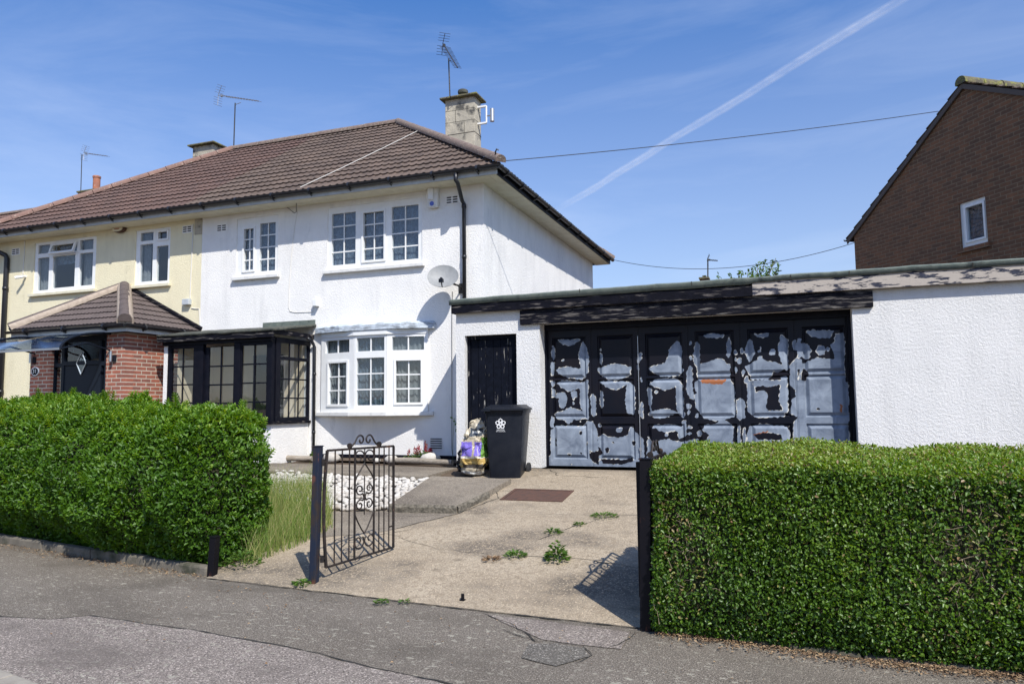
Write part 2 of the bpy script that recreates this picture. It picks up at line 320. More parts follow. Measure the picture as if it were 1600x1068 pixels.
asphalt('asphalt_patch', (.15, .135, .112), (.12, .108, .094), 0.)
def concrete(name, c1, c2, dark, w=0.):
    m = mat(name, c1, c2, sc=.9, rough=.92, ramp=(.35, .68), spec=.25, detail=8)
    mixin(m, dark, nodemask(m, .7, .46, .60, (1, 1.4, 1), detail=9, w=w+1))
    mixin(m, tuple(x*.50 for x in c1), nodemask(m, 75, .50, .68, detail=3)); mixin(m, tuple(x*.8 for x in c1), nodemask(m, 18, .5, .62, detail=5, w=6.))
    mixin(m, tuple(min(1, x*1.6) for x in c1), nodemask(m, 60, .58, .68, detail=2, w=w+7))
    mixin(m, tuple(x*.42 for x in c1), nodemask(m, 4, .62, .76, detail=8, w=w+3))
    t = m.node_tree; bb = t.nodes['Principled BSDF']; tc = N(t, 'ShaderNodeTexCoord'); n = N(t, 'ShaderNodeTexNoise', _Scale=60, _Detail=5); t.links.new(tc.outputs['Object'], n.inputs['Vector'])
    bp = N(t, 'ShaderNodeBump', _Distance=.012); t.links.new(n.outputs[0], bp.inputs['Height']); t.links.new(bp.outputs[0], bb.inputs['Normal']); return m
concrete('concrete_drive', (.33, .265, .187), (.43, .36, .265), (.15, .126, .098))
concrete('concrete_slab', (.225, .19, .148), (.29, .25, .195), (.14, .118, .094), 4.)
# ------------------------------------------------------------------ ground and paving
def sheet(name, m, poly, dz, cell=.12, hfun=gh, thick=0, wob=0, **k):
    """a paving sheet that follows the ground, clipped to a convex outline, optionally with a skirt"""
    xs = [p[0] for p in poly]; ys = [p[1] for p in poly]; x0, x1, y0, y1 = min(xs), max(xs), min(ys), max(ys)
    nx = max(2, int((x1-x0)/cell)); ny = max(2, int((y1-y0)/cell))
    bm = bmesh.new(); g = [[bm.verts.new((x0+(x1-x0)*i/nx, y0+(y1-y0)*j/ny, 0)) for j in range(ny+1)] for i in range(nx+1)]
    for i in range(nx):
        for j in range(ny): bm.faces.new((g[i][j], g[i+1][j], g[i+1][j+1], g[i][j+1]))
    A = sum(poly[i][0]*poly[(i+1) % len(poly)][1]-poly[(i+1) % len(poly)][0]*poly[i][1] for i in range(len(poly)))
    for i in range(len(poly)):
        a, b = poly[i], poly[(i+1) % len(poly)]
        if A < 0: a, b = b, a
        bmesh.ops.bisect_plane(bm, geom=bm.verts[:]+bm.edges[:]+bm.faces[:], plane_co=(a[0], a[1], 0), plane_no=(b[1]-a[1], a[0]-b[0], 0), clear_outer=True)
    if thick:
        r = bmesh.ops.extrude_edge_only(bm, edges=[e for e in bm.edges if e.is_boundary])
        low = {v for v in r['geom'] if isinstance(v, bmesh.types.BMVert)}
    else: low = set()
    for v in bm.verts:
        if wob: 
            q = mnoise.noise_vector(Vector((v.co.x*2.3, v.co.y*2.3, 0)))*wob + mnoise.noise_vector(Vector((v.co.x*9, v.co.y*9, 5)))*wob*.4
            v.co.x += q.x; v.co.y += q.y
        v.co.z = hfun(v.co.x, v.co.y) + dz - (thick if v in low else 0)
    bmesh.ops.recalc_face_normals(bm, faces=bm.faces)
    me = bpy.data.meshes.new(name); bm.to_mesh(me); bm.free(); me.materials.append(MATS[m])
    o = bpy.data.objects.new(name, me); COL.objects.link(o); return tag(o, **k) if k else o
st = dict(kind='structure')
# one terrain sheet out to the horizon
bm = bmesh.new()
gx = sorted(set([-4000, -1200, -400, -150, -60, -30] + [round(-20+i*.8, 2) for i in range(40)] + [15, 25, 60, 200, 600, 4000]))
gy = sorted(set([-4000, -800, -200, -60, -20, -5, 0] + [round(1+i*.35, 2) for i in range(32)] + [13, 16, 22, 40, 90, 300, 1200, 5000]))
V_ = [[bm.verts.new((x, y, gh(x, y)-.03 if abs(y) < 100 else gh(x, min(y, 50))-.03)) for y in gy] for x in gx]
for i in range(len(gx)-1):
    for j in range(len(gy)-1): bm.faces.new((V_[i][j], V_[i+1][j], V_[i+1][j+1], V_[i][j+1]))
me = bpy.data.meshes.new('ground'); bm.to_mesh(me); bm.free(); me.materials.append(MATS['soil'])
o = bpy.data.objects.new('ground', me); COL.objects.link(o); tag(o, 'brown soil under the hedges and garden', kind='structure')
flat = lambda X, Y: 0.
sheet('pavement', 'asphalt_old', [(-16, 3.2), (14, .2), (14, 5.9), (-16, 8.2)], .0, .3, flat, kind='structure', label='dark worn tarmac pavement in front of the houses')
# paler tarmac strip nearer the kerb, its top edge a ragged joint
tl = [(-16, 5.6), (-9.5, 4.55), (-6.6, 4.22), (-5.75, 4.07), (-5.34, 4.15), (-5.12, 4.33), (-4.4, 4.31), (-3.76, 4.26), (-2.9, 4.15), (-1.97, 3.95), (0, 3.45), (3, 2.6), (8, 1.4)]
mb = MB(); n = len(tl); px = []
for a, b in zip(tl[:-1], tl[1:]):
    for k in range(12): 
        t = k/12; x = a[0]+(b[0]-a[0])*t; y = a[1]+(b[1]-a[1])*t
        px.append((x, y + mnoise.noise(Vector((x*6, 0, 0)))*.025 + mnoise.noise(Vector((x*1.7, 3, 0)))*.04))
vs = []; fs = []
for i, (x, y) in enumerate(px): vs += [(x, y, .004), (x, y-1.3-.6, .004)]
fs = [(2*i, 2*i+1, 2*i+3, 2*i+2) for i in range(len(px)-1)]
mb.add(vs, fs); tag(mb.build('pavement_strip', 'asphalt_pale'), 'paler pinkish tarmac strip along the kerb side', kind='structure')
mat('crack', (.022, .02, .017), (.045, .04, .03), sc=12, rough=1)
mb = MB()
def crackline(mb, pts, w, z=.0, seed=0, hf=None, jit=.03):
    q = []
    for a, b in zip(pts[:-1], pts[1:]):
        L = math.dist(a, b); m = max(2, int(L/.05))
        for k in range(m):
            t = k/m; x = a[0]+(b[0]-a[0])*t; y = a[1]+(b[1]-a[1])*t
            q.append((x+mnoise.noise(Vector((x*5, y*5, seed)))*jit, y+mnoise.noise(Vector((x*5, y*5, seed+9)))*jit))
    q.append(pts[-1]); vs = []
    for i, (x, y) in enumerate(q):
        a = q[max(i-1, 0)]; b = q[min(i+1, len(q)-1)]; d = Vector((b[0]-a[0], b[1]-a[1])).normalized()
        ww = w*(.35+.9*abs(mnoise.noise(Vector((x*7, y*7, seed+3))))*1.6)*(0.2 if i in (0, len(q)-1) else 1)
        zz = (hf(x, y) if hf else 0)+z
        vs += [(x-d.y*ww, y+d.x*ww, zz), (x+d.y*ww, y-d.x*ww, zz)]
    mb.add(vs, [(2*i, 2*i+1, 2*i+3, 2*i+2) for i in range(len(q)-1)])
crackline(mb, [(x, y+.008) for x, y in px][::6], .008, .0065, 1, jit=.01)
crackline(mb, [(-1.95, 5.0), (-1.6, 4.83), (-1.3, 4.83), (-1.2, 4.68), (-1.27, 4.5)], .005, .0085, 2)
crackline(mb, [(-2.25, 5.36), (-1.9, 5.12), (-1.62, 4.82)], .006, .0065, 3)
crackline(mb, [(-1.03, 5.25), (-1.08, 4.95), (-1.15, 4.83)], .006, .0065, 4)
tag(mb.build('pavement_crack', 'crack'), 'dark joints and cracks in the tarmac pavement', kind='structure')
sheet('pavement_patch', 'asphalt_patch', [(-1.67, 4.76), (-1.5, 4.83), (-1.3, 4.80), (-1.22, 4.66), (-1.36, 4.42), (-1.62, 4.5)], .006, .05, flat, wob=.02, label='small pale tarmac patch in the pavement', kind='structure')
sheet('pavement_patch', 'asphalt_pale', [(-2.19, 5.31), (-1.06, 5.24), (-1.06, 4.86), (-1.3, 4.86), (-1.62, 4.88)], .005, .05, flat, wob=.02, label='wide grey tarmac patch at the foot of the drive', kind='structure')
# road kerb bottom left and the road beyond
mb = MB(); mb.T = Matrix.Translation((-4.42, 3.24, 0)) @ Matrix.Rotation(math.atan2(-.1, .45)*.9, 4, 'Z')
for k in range(-14, 10): mb.box(k*.915+.004, (k+1)*.915-.004, -.15, 0, -.12, .012)
tag(mb.build('kerb', 'concrete_kerb', bevel=.012), 'pale concrete road kerb', kind='structure')
mb = MB(); mb.T = Matrix.Translation((-4.42, 3.24, 0)) @ Matrix.Rotation(math.atan2(-.1, .45)*.9, 4, 'Z')
mb.add([(-60, -8, -.1), (60, -8, -.1), (60, -.15, -.1), (-60, -.15, -.1)], [(0, 1, 2, 3)]); mb.build('road', 'asphalt_old')['kind'] = 'structure'
# drive
sheet('driveway', 'concrete_drive', [(-5.18, 5.62), (-4.0, 5.53), (-2.2, 5.40), (-.95, 5.35), (-.80, 5.45), (-.80, 11.2), (-3.85, 11.2), (-4.75, 7.9), (-5.25, 5.9)], .006, .08, thick=.05, wob=.012, kind='structure', label='stained buff concrete driveway rising to the garage')
def slabh(X, Y): return float(np.interp(Y, [7.9, 9.5, 12], [.415, .60, .645]))
sheet('path_slab', 'concrete_slab', [(-4.52, 7.93), (-3.66, 7.98), (-3.56, 8.7), (-3.52, 9.45), (-4.75, 9.5)], 0, .1, slabh, thick=.3, wob=.008, kind='structure', label='raised grey concrete path slab with a broken front edge')
sheet('terrace', 'concrete_slab', [(-11, 9.75), (-4.70, 9.44), (-3.50, 9.44), (-3.45, 10.56), (-4.86, 10.62), (-4.90, 12), (-11, 12)], .0, .15, slabh, thick=.3, wob=.008, kind='structure', label='grey concrete terrace along the front of the white house')
sheet('path_slab', 'concrete_slab', [(-5.35, 7.0), (-4.9, 6.85), (-4.17, 7.18), (-3.64, 7.96), (-3.62, 8.03), (-4.6, 8.0), (-5.3, 7.9)], .009, .08, gh, wob=.012, kind='structure', label='grey-brown concrete in front of the raised path slab')
mb = MB(); n = 60; vs = []
for a_, b_ in (((-4.53, 7.92), (-3.65, 7.97)), ((-3.65, 7.97), (-3.545, 8.7))):
    vs = []
    for k in range(n+1):
        f = k/n; x = a_[0]+(b_[0]-a_[0])*f; y = a_[1]+(b_[1]-a_[1])*f; q = mnoise.noise(Vector((x*14, y*9, 2)))*.014; hi = slabh(x, y)+.003; nx_, ny_ = (0, -1) if a_[0] < -4 else (1, 0)
        vs += [(x+nx_*(.012+q), y+ny_*(.012+q), gh(x, y)-.02), (x+nx_*(.016-q), y+ny_*(.016-q), hi-.03+q), (x-nx_*(.0+abs(q)), y-ny_*(.0+abs(q)), hi)]
    mb.add(vs, [(3*k+j, 3*k+3+j, 3*k+4+j, 3*k+1+j) for k in range(n) for j in (0, 1)])
mat('broken_edge', (.07, .062, .048), (.20, .175, .135), sc=22, rough=1, bump=(40, .012)); tag(mb.build('path_slab_edge', 'broken_edge'), 'dark broken front edge of the raised path slab', kind='structure')
mb = MB()
for q, w, sd in (([(-4.15, 7.2), (-3.62, 8.02), (-3.42, 8.7), (-3.6, 9.2)], .008, 11), ([(-3.66, 8.98), (-3.2, 9.12), (-2.6, 9.2)], .010, 12),
                 ([(-2.5, 6.62), (-1.99, 6.72), (-1.5, 6.62), (-1.1, 6.5)], .007, 13), ([(-2.45, 6.64), (-3.2, 6.7), (-4.1, 7.1)], .003, 14),
                 ([(-2.4, 7.15), (-2.1, 7.75), (-1.8, 8.15), (-.9, 8.3)], .006, 15), ([(-3.6, 8.0), (-2.7, 8.1), (-1.9, 8.1)], .003, 16),
                 ([(-3.4, 10.6), (-3.0, 10.0), (-2.3, 9.95)], .009, 17), ([(-4.9, 7.75), (-4.1, 7.78), (-3.63, 7.9)], .004, 18), ([(-4.45, 6.8), (-3.9, 7.3)], .006, 19)):
    crackline(mb, q, w, .0105, sd, gh, .05)
tag(mb.build('driveway_crack', 'crack'), 'cracks and joints in the concrete drive', kind='structure')
crk = MB(); crackline(crk, [(-5.2, 5.605), (-4.0, 5.515), (-2.2, 5.385), (-.95, 5.335)], .012, .008, 21, flat, .02)
tag(crk.build('driveway_edge_crack', 'crack'), 'dark joint between drive and pavement', kind='structure')

# manhole cover
t = thing('manhole_cover', (-2.95, 8.9, gh(-2.95, 8.9)), 'rusty red-brown metal manhole cover set in the drive', 'manhole cover')
mb = MB(); mb.T = Matrix.Translation((-2.96, 8.9, gh(-2.96, 8.9)+.0)) @ Matrix.Rotation(math.atan(.128), 4, 'X')
mb.box(-.36, .36, -.24, .24, -.02, .013); mb.build('cover', 'rust_plate', t, bevel=.004)
mb2 = MB(); mb2.T = mb.T
for sx in (-1, 1): mb2.box(sx*.385-.02, sx*.385+.02, -.28, .28, -.02, .017)
for sy in (-1, 1): mb2.box(-.364, .364, sy*.262-.018, sy*.262+.018, -.02, .017)
mb2.build('frame', 'rust_plate', t)

# ------------------------------------------------------------------ garden kerbs under the hedges
def edging(name, pts, z, h, w, label, seg=.9, m_='concrete_kerb'):
    t = MB()
    for a, b in zip(pts[:-1], pts[1:]):
        L = math.dist(a, b); m = max(1, round(L/seg)); d = Vector((b[0]-a[0], b[1]-a[1], 0))/m
        for k in range(m):
            t.T = frame(Vector((a[0], a[1], 0))+d*k, d); t.box(.006, d.length-.006, 0, w, -.1, z+h+random.uniform(-.008, .008))
    t.T = None; o = t.build(name, m_, bevel=.02); return tag(o, label, 'edging')
edging('edging_kerb', [(-13, 7.0), (-8.97, 6.28), (-5.22, 5.66)], 0, .10, .10, 'weathered concrete edging with shade in its colour under the tall leafy hedge on the left', m_='kerb_half_shade')
edging('edging_kerb', [(-.86, 5.31), (.4, 5.13), (1.3, 5.12), (5, 5.0)], 0, .035, .10, 'concrete edging coloured dark as shade under the clipped hedge on the right', m_='kerb_shade')
# ------------------------------------------------------------------ building helpers
def win(parent, x0, x1, z0, z1, lights, Yf, T=None, fm='upvc', gm='glass', barw=.022, depth=.07, sill=None, curtain=None, room=None, sash_mat=None, name='window', barmat=None):
    """lights: (fx0, fx1, fz0, fz1, columns, rows, opening?) as fractions of the outer frame"""
    w, h = x1-x0, z1-z0; L_ = [(x0+a*w, x0+b*w, z0+c*h, z0+d*h, nx, nz, s) for a, b, c, d, nx, nz, s in lights]
    mb = MB(); mb.T = T; mb.holed(x0, x1, z0, z1, [(a, b, c, d) for a, b, c, d, *_ in L_], Yf, depth)
    fo = mb.build(name, fm, parent, bevel=.004)
    for a, b, c, d, nx, nz, s in L_:
        if s:
            q = MB(); q.T = T; q.holed(a-.035, b+.035, c-.035, d+.035, [(a+.006, b-.006, c+.006, d-.006)], Yf-.022, .021); q.build('sash', sash_mat or fm, fo, bevel=.004)
        g = MB(); g.T = T; g.add([(a-.01, Yf+.035, c-.01), (b+.01, Yf+.035, c-.01), (b+.01, Yf+.035, d+.01), (a-.01, Yf+.035, d+.01)], [(0, 1, 2, 3)]); g.build('pane', gm, fo)
        if nx*nz > 1:
            g = MB(); g.T = T; hw = barw/2
            for k in range(1, nx): x = a+(b-a)*k/nx; g.box(x-hw, x+hw, Yf+.018, Yf+.032, c, d)
            for k in range(1, nz):
                z = c+(d-c)*k/nz
                for j in range(nx): g.box(a+(b-a)*j/nx+(hw if j else 0), a+(b-a)*(j+1)/nx-(hw if j < nx-1 else 0), Yf+.018, Yf+.032, z-hw, z+hw)
            g.build('glazing_bar', barmat or fm, fo)
    if sill is not None:
        g = MB(); g.T = T; g.box(x0-.06, x1+.06, Yf-.10, Yf+.02, z0-.065, z0-.002); g.build('sill', sill, fo, bevel=.006)
    if room:
        g = MB(); g.T = T; e = .06; y1, y2 = Yf+depth+.02, Yf+room
        g.add([(x0-e, y1, z0-e), (x1+e, y1, z0-e), (x1+e, y1, z1+e), (x0-e, y1, z1+e), (x0-e, y2, z0-e), (x1+e, y2, z0-e), (x1+e, y2, z1+e), (x0-e, y2, z1+e)],
              [(0, 1, 5, 4), (1, 2, 6, 5), (2, 3, 7, 6), (3, 0, 4, 7), (4, 5, 6, 7)]); g.build('room', 'dark_interior', fo)
    for cu in (curtain or []):            # (fx0, fx1, fz0, material, fold depth, offset)
        g = MB(); g.T = T; a, b = x0+cu[0]*w, x0+cu[1]*w; n = max(6, int((b-a)/.012)); zz0 = z0+cu[2]*h; vs = []
        for i in range(n+1):
            x = a+(b-a)*i/n; y = Yf+cu[5]+cu[4]*(math.sin(x*62+mnoise.noise(Vector((x*9, 1, 0)))*5))
            vs += [(x, y, zz0), (x, y, z1-.02)]
        g.add(vs, [(2*i, 2*i+2, 2*i+3, 2*i+1) for i in range(n)]); g.build('curtain', cu[3], fo, smooth=True)
    return fo
def slope(parent, name, m, o, udir, vdir, L, SL, gauge=.34, period=.15, amp=.017, step=.027, clips=(), wob=.004):
    """one roof slope of interlocking tiles: stepped courses with rolls, clipped to hips and valleys (plane point, outward normal)"""
    o, u, v = Vector(o), Vector(udir).normalized(), Vector(vdir).normalized(); nrm = u.cross(v).normalized()
    if nrm.z < 0: nrm = -nrm
    nc = math.ceil(SL/gauge); m_ = int(L/period*6); vs = []; fs = []
    us = [L*i/m_ for i in range(m_+1)]
    prof = [amp*(max(0, math.cos(2*math.pi*x/period))**.7) for x in us]
    for c in range(nc):
        jit = random.uniform(-wob, wob)
        for e in (0, 1):
            vv = min((c+e)*gauge, SL)
            for i, x in enumerate(us):
                t = int(x/(period*2)); q = mnoise.noise(Vector((t*1.7, c*3.1, 0)))*wob*1.5
                hh = prof[i]*(1 if not e else .9) + (step+q+jit if not e else 0.0)
                vs.append(o+u*x+v*(vv-(.004 if not e else 0)+(q if not e else 0))+nrm*hh)
    n = m_+1
    for r in range(2*nc-1): fs += [(r*n+i, r*n+i+1, (r+1)*n+i+1, (r+1)*n+i) for i in range(m_)]
    # front lip of the first course
    b = len(vs); vs += [o+u*x-nrm*.02 for x in us]; fs += [(b+i, b+i+1, i+1, i) for i in range(m_)]
    mb = MB(); mb.add(vs, fs); ob = mb.build(name, m, parent, weld=False)
    if clips:
        w = woff(parent); bm = bmesh.new(); bm.from_mesh(ob.data)
        for co, no in clips:
            bmesh.ops.bisect_plane(bm, geom=bm.verts[:]+bm.edges[:]+bm.faces[:], plane_co=Vector(co)-w, plane_no=Vector(no), clear_outer=True)
        bm.to_mesh(ob.data); bm.free()
    return ob
def ridge(parent, m, p0, p1, r=.11, seg=.45, name='ridge_tiles', end=True, lift=.02):
    p0, p1 = Vector(p0), Vector(p1); d = p1-p0; n = max(1, round(d.length/seg)); t = d.normalized(); sd = t.cross(Vector((0, 0, 1))).normalized(); up = sd.cross(t).normalized()
    mb = MB()
    for k in range(n):
        a = p0+d*(k/n)+t*.006; b = p0+d*((k+1)/n)-t*.006; rr = r*random.uniform(.97, 1.03); vs = []
        for q, r2 in ((a, rr), (b, rr*.97)):
            for j in range(9):
                th = math.pi*(-.08+1.16*j/8); vs.append(q+sd*math.cos(th)*r2+up*(math.sin(th)*r2+lift))
        mb.add(vs, [(j, j+1, 9+j+1, 9+j) for j in range(8)] + [tuple(range(9)), tuple(range(17, 8, -1))])
    return mb.build(name, m, parent, auto=R(40))
def gutter(parent, a, b, r=.055, brackets=.8, fascia_n=(0, 1, 0), m='black_gutter'):
    a, b = Vector(a), Vector(b); mb = MB(); n = int((b-a).length/brackets)
    t = (b-a).normalized(); sd = Vector(fascia_n); vs = []; K = 9
    for q in (a, b):
        for rr in (r, r-.006):
            for j in range(K):
                th = math.pi*j/(K-1); vs.append(q+sd*math.cos(th)*rr-Vector((0, 0, 1))*(math.sin(th)*rr-.02))
    fs = [(j, j+1, 2*K+j+1, 2*K+j) for j in range(K-1)]+[(K+j, K+j+1, 3*K+j+1, 3*K+j) for j in range(K-1)]
    fs += [(0, K, 3*K, 2*K), (K-1, 2*K-1, 4*K-1, 3*K-1)] + [(j, j+1, K+j+1, K+j) for j in range(K-1)] + [(2*K+j, 2*K+j+1, 3*K+j+1, 3*K+j) for j in range(K-1)]
    mb.add(vs, fs)
    for k in range(1, n+1):
        c = a+(b-a)*((k-.5)/n); mb.tube([c-t*.02, c+t*.02], r+.008, 12)
        mb.tube([c-Vector((0, 0, r)), c-Vector((0, 0, r+.02))+sd*.07], .012, 5)
    return mb.build('gutter', m, parent, auto=R(35))
def vent(parent, x, z, Y, n=3, w=.22):
    mb = MB(); mb.box(x-w/2-.02, x+w/2+.02, Y-.006, Y+.01, z-.08, z+.08); o = mb.build('air_brick', 'white_render', parent)
    mb = MB()
    for r in range(n):
        for c in (0, 1): 
            zz = z-.045+.045*r; xx = x-w/2+c*(w/2+.01); mb.box(xx, xx+w/2-.02, Y-.010, Y-.004, zz-.011, zz+.011)
    mb.build('vent_slots', 'dark_interior', o)
YH, XC, XP, XL = 11.8, -4.86, -11.2, -17.42     # facade plane, right corner, party wall, left end
YE, XE, ZE, YR, ZR = 11.34, -4.38, 5.69, 15.8, 8.70
XA, XA2, XLE = -8.82, -13.97, P(-48, 367, 11.34).x
KS = (ZR-ZE)/(YR-YE)
vY = (0, YR-YE, ZR-ZE); SLN = math.hypot(YR-YE, ZR-ZE)
# =================================================================== WHITE HOUSE
H = thing('semi_detached_house', (-8, 11.8, .6), 'white rendered semi-detached house with brown tiled hipped roof and a black timber porch', 'house')
w1 = (-8.125, -6.085, 4.20, 5.435); w2 = (-10.305, -9.285, 4.225, 5.43)
bayh = (-8.2, -5.96, 1.50, 2.92)
mb = MB(); mb.holed(XP+.002, XC, .3, 5.56, [w1, w2, bayh], YH, .25)
mb.box(XC-.25, XC, YH+.251, 19.8, .3, 5.56); mb.box(XP, XC-.252, 19.55, 19.8, .3, 5.56)
mb.build('wall', 'white_render', H)
mb = MB(); mb.box(-8.46, XC+.0, YH-.022, YH-.001, .3, .72); mb.build('plinth', 'black_paint', H)
# windows
net = lambda a, b: [(a, b, .0, 'net_curtain', .006, .12)]
win(H, *w1, [(.039, .301, .085, .90, 2, 4, 0), (.385, .607, .11, .86, 2, 4, 1), (.684, .958, .075, .90, 2, 4, 0)], YH+.02, sill='old_white', room=1.2,
    curtain=[(.02, .98, .0, 'net_curtain', .004, .10), (.02, .13, 0, 'curtain', .015, .16), (.16, .24, 0, 'curtain', .012, .16), (.82, .98, .0, 'curtain', .015, .15)])
win(H, *w2, [(.17, .415, .11, .82, 2, 4, 1), (.55, .925, .075, .885, 2, 4, 0)], YH+.02, sill='old_white', room=1.2,
    curtain=[(.02, .98, .0, 'net_curtain', .004, .10)])
# shallow bay window
BX = [-8.21, P(553, 600, 11.58).x, P(604, 600, 11.58).x, -5.945]; BY = [YH-.045, 11.58, 11.58, YH-.045]
zb, zt = 1.50, 2.90
bo = MB(); poly = [(-8.33, YH), (BX[0]-.10, YH-.05), (BX[1]-.05, 11.46), (BX[2]+.05, 11.46), (BX[3]+.10, YH-.05), (-5.84, YH)]
bo.prism(poly, 1.425, 1.50, 'z'); bay = bo.build('bay_window', 'old_white', H, bevel=.01); bay['label'] = 'shallow white bay window with leaded-style glazing bars'
for i, lt in enumerate((
        [(.13, .86, .79, .96, 2, 1, 0), (.24, .80, .10, .655, 2, 3, 1)],
        [(.07, .93, .79, .965, 2, 1, 0), (.07, .93, .085, .70, 2, 3, 0)],
        [(.13, .91, .79, .965, 2, 1, 0), (.22, .84, .11, .655, 2, 3, 1)])):
    a, b = Vector((BX[i], BY[i], 0)), Vector((BX[i+1], BY[i+1], 0)); T = frame(a, b-a); wd = (b-a).length
    win(bay, .004, wd-.004, zb+.002, zt, lt, 0, T=T, curtain=[(.03, .97, .0, 'curtain' if i != 1 else 'net_curtain', .016, .11)] + ([(.05, .4, 0, 'curtain', .02, .17)] if i == 1 else []))
g = MB(); g.box(-8.15, -6.0, 12.9, 12.95, 1.5, 2.9); g.box(-8.2, -8.15, 12.06, 12.9, 1.5, 2.9); g.box(-6., -5.95, 12.06, 12.9, 1.5, 2.9); g.build('room', 'dark_interior', bay)
g = MB(); g.prism([(BX[0]+.01, YH+.03), (BX[0]+.01, YH-.06), (BX[1], 11.55), (BX[2], 11.55), (BX[3]-.01, YH-.06), (BX[3]-.01, YH+.03)], zt+.002, 2.985, 'z'); g.build('head_board', 'upvc', bay)
hp = [(-8.34, YH-.001), (BX[0]-.13, YH-.07), (BX[1]-.3, 11.53), (BX[2]+.3, 11.53), (BX[3]+.12, YH-.07), (-5.80, YH-.001)]
g = MB(); n = 6; lo = [(x, y, 2.987) for x, y in hp]; mid = [(x, y-.005, 3.09) for x, y in hp]; hi = [(x*.97-.03*7.05, YH-.001 if k in (0, 5) else y+(.05), 3.125) for k, (x, y) in enumerate(hp)]
g.add(lo+mid+hi, [tuple(range(5, -1, -1)), tuple(range(12, 18))]+[(a+i, a+(i+1) % 6, a+6+(i+1) % 6, a+6+i) for a in (0, 6) for i in range(6)]); g.build('canopy_board', 'lead_hood', bay, bevel=.008)
# roof
hipR = ((XE, YE, 0), Vector((YR-YE, -(XA-XE), 0)).normalized()*1)          # vertical plane through the front hip
nf = Vector((1, 1*(XE-XA)/(YR-YE), 0)).normalized()                          # outward (front slope side keeps -n)
rf = slope(H, 'roof', 'roof_tile', (XP, YE, ZE), (1, 0, 0), vY, XE-XP, SLN, clips=[((XE, YE, 0), (YR-YE, XE-XA, 0))])
slope(H, 'roof', 'roof_tile', (XE, YE, ZE), (0, 1, 0), (-(XE-XA), 0, ZR-ZE), 2*(YR-YE), math.hypot(XE-XA, ZR-ZE), amp=.012,
      clips=[((XE, YE, 0), (-(YR-YE), -(XE-XA), 0)), ((XE, 2*YR-YE, 0), (-(YR-YE), XE-XA, 0))])
mb = MB(); mb.add([(XP, 2*YR-YE, ZE), (XE, 2*YR-YE, ZE), (XA, YR, ZR), (XP, YR, ZR)], [(0, 1, 2, 3)]); mb.build('roof', 'roof_tile', H)
ridge(rf, 'ridge_tile', (XP, YR, ZR+.0), (XA, YR, ZR), .10); ridge(rf, 'ridge_tile', (XA, YR, ZR+.01), (XE+.05, YE-.05, ZE+.02), .10); ridge(rf, 'ridge_tile', (XA, YR, ZR), (XE, 2*YR-YE, ZE), .10)
mb = MB(); mb.tube([(XE-.05, YE-.02, ZE+.08), (XE-.04, YE-.06, ZE+.2), (XE-.01, YE-.08, ZE+.24), (XE+.02, YE-.06, ZE+.22)], .014, 6); mb.build('hip_iron', 'black_gutter', rf)
# fascia, soffit, gutters
mb = MB(); mb.box(XP, XE-.06, YE+.05, YE+.075, 5.55, 5.675); mb.build('fascia', 'grey_fascia', H)
mb = MB(); mb.box(XE-.085, XE-.06, YE+.0755, 2*YR-YE-.05, 5.55, 5.675); mb.box(XP, XE-.086, 2*YR-YE-.075, 2*YR-YE-.05, 5.55, 5.675); mb.build('fascia', 'black_paint', H)
mb = MB(); k = 0; x = XP
while x < XE-.1: mb.box(x, min(x+.097, XE-.087), YE+.077, YH-.001, 5.542-.001*(k % 2), 5.556); x += .1; k += 1
y = YH
while y < 2*YR-YE-.1: mb.box(XC+.001, XE-.087, y, y+.097, 5.542-.001*(k % 2), 5.556); y += .1; k += 1
mb.build('soffit', 'cream_soffit', H)
gutter(H, (XP, YE-.02, 5.655), (XE+.03, YE-.02, 5.655)); gutter(H, (XE+.0, YE-.06, 5.655), (XE+.0, 2*YR-YE, 5.655), fascia_n=(-1, 0, 0))
x1 = P(712, 275, YE-.02).x; x2 = P(725, 302, YH-.06).x
mb = MB(); mb.tube([(x1, YE-.02, 5.64), (x1, YE-.02, 5.50), (x1+.02, YE+.02, 5.46), (x2-.02, YH-.10, 5.24), (x2, YH-.065, 5.19), (x2, YH-.065, 3.2)], .036, 12)
for z in (5.12, 4.2): mb.tube([(x2, YH-.065, z), (x2, YH-.065, z+.06)], .044, 12)
mb.build('downpipe', 'black_gutter', H, smooth=True)
vent(H, P(707, 312, YH).x, P(707, 312, YH).z, YH); vent(H, P(347, 356, YH).x, P(347, 356, YH).z, YH)
q = P(682, 693, YH); mb = MB(); mb.box(q.x-.13, q.x+.13, YH-.012, YH+.01, q.z-.10, q.z+.10); vo = mb.build('air_brick', 'old_white', H)
mb = MB(); [mb.box(q.x-.11, q.x+.11, YH-.017, YH-.010, q.z-.08+.04*k, q.z-.062+.04*k) for k in range(5)]; mb.build('vent_slots', 'dark_interior', vo)
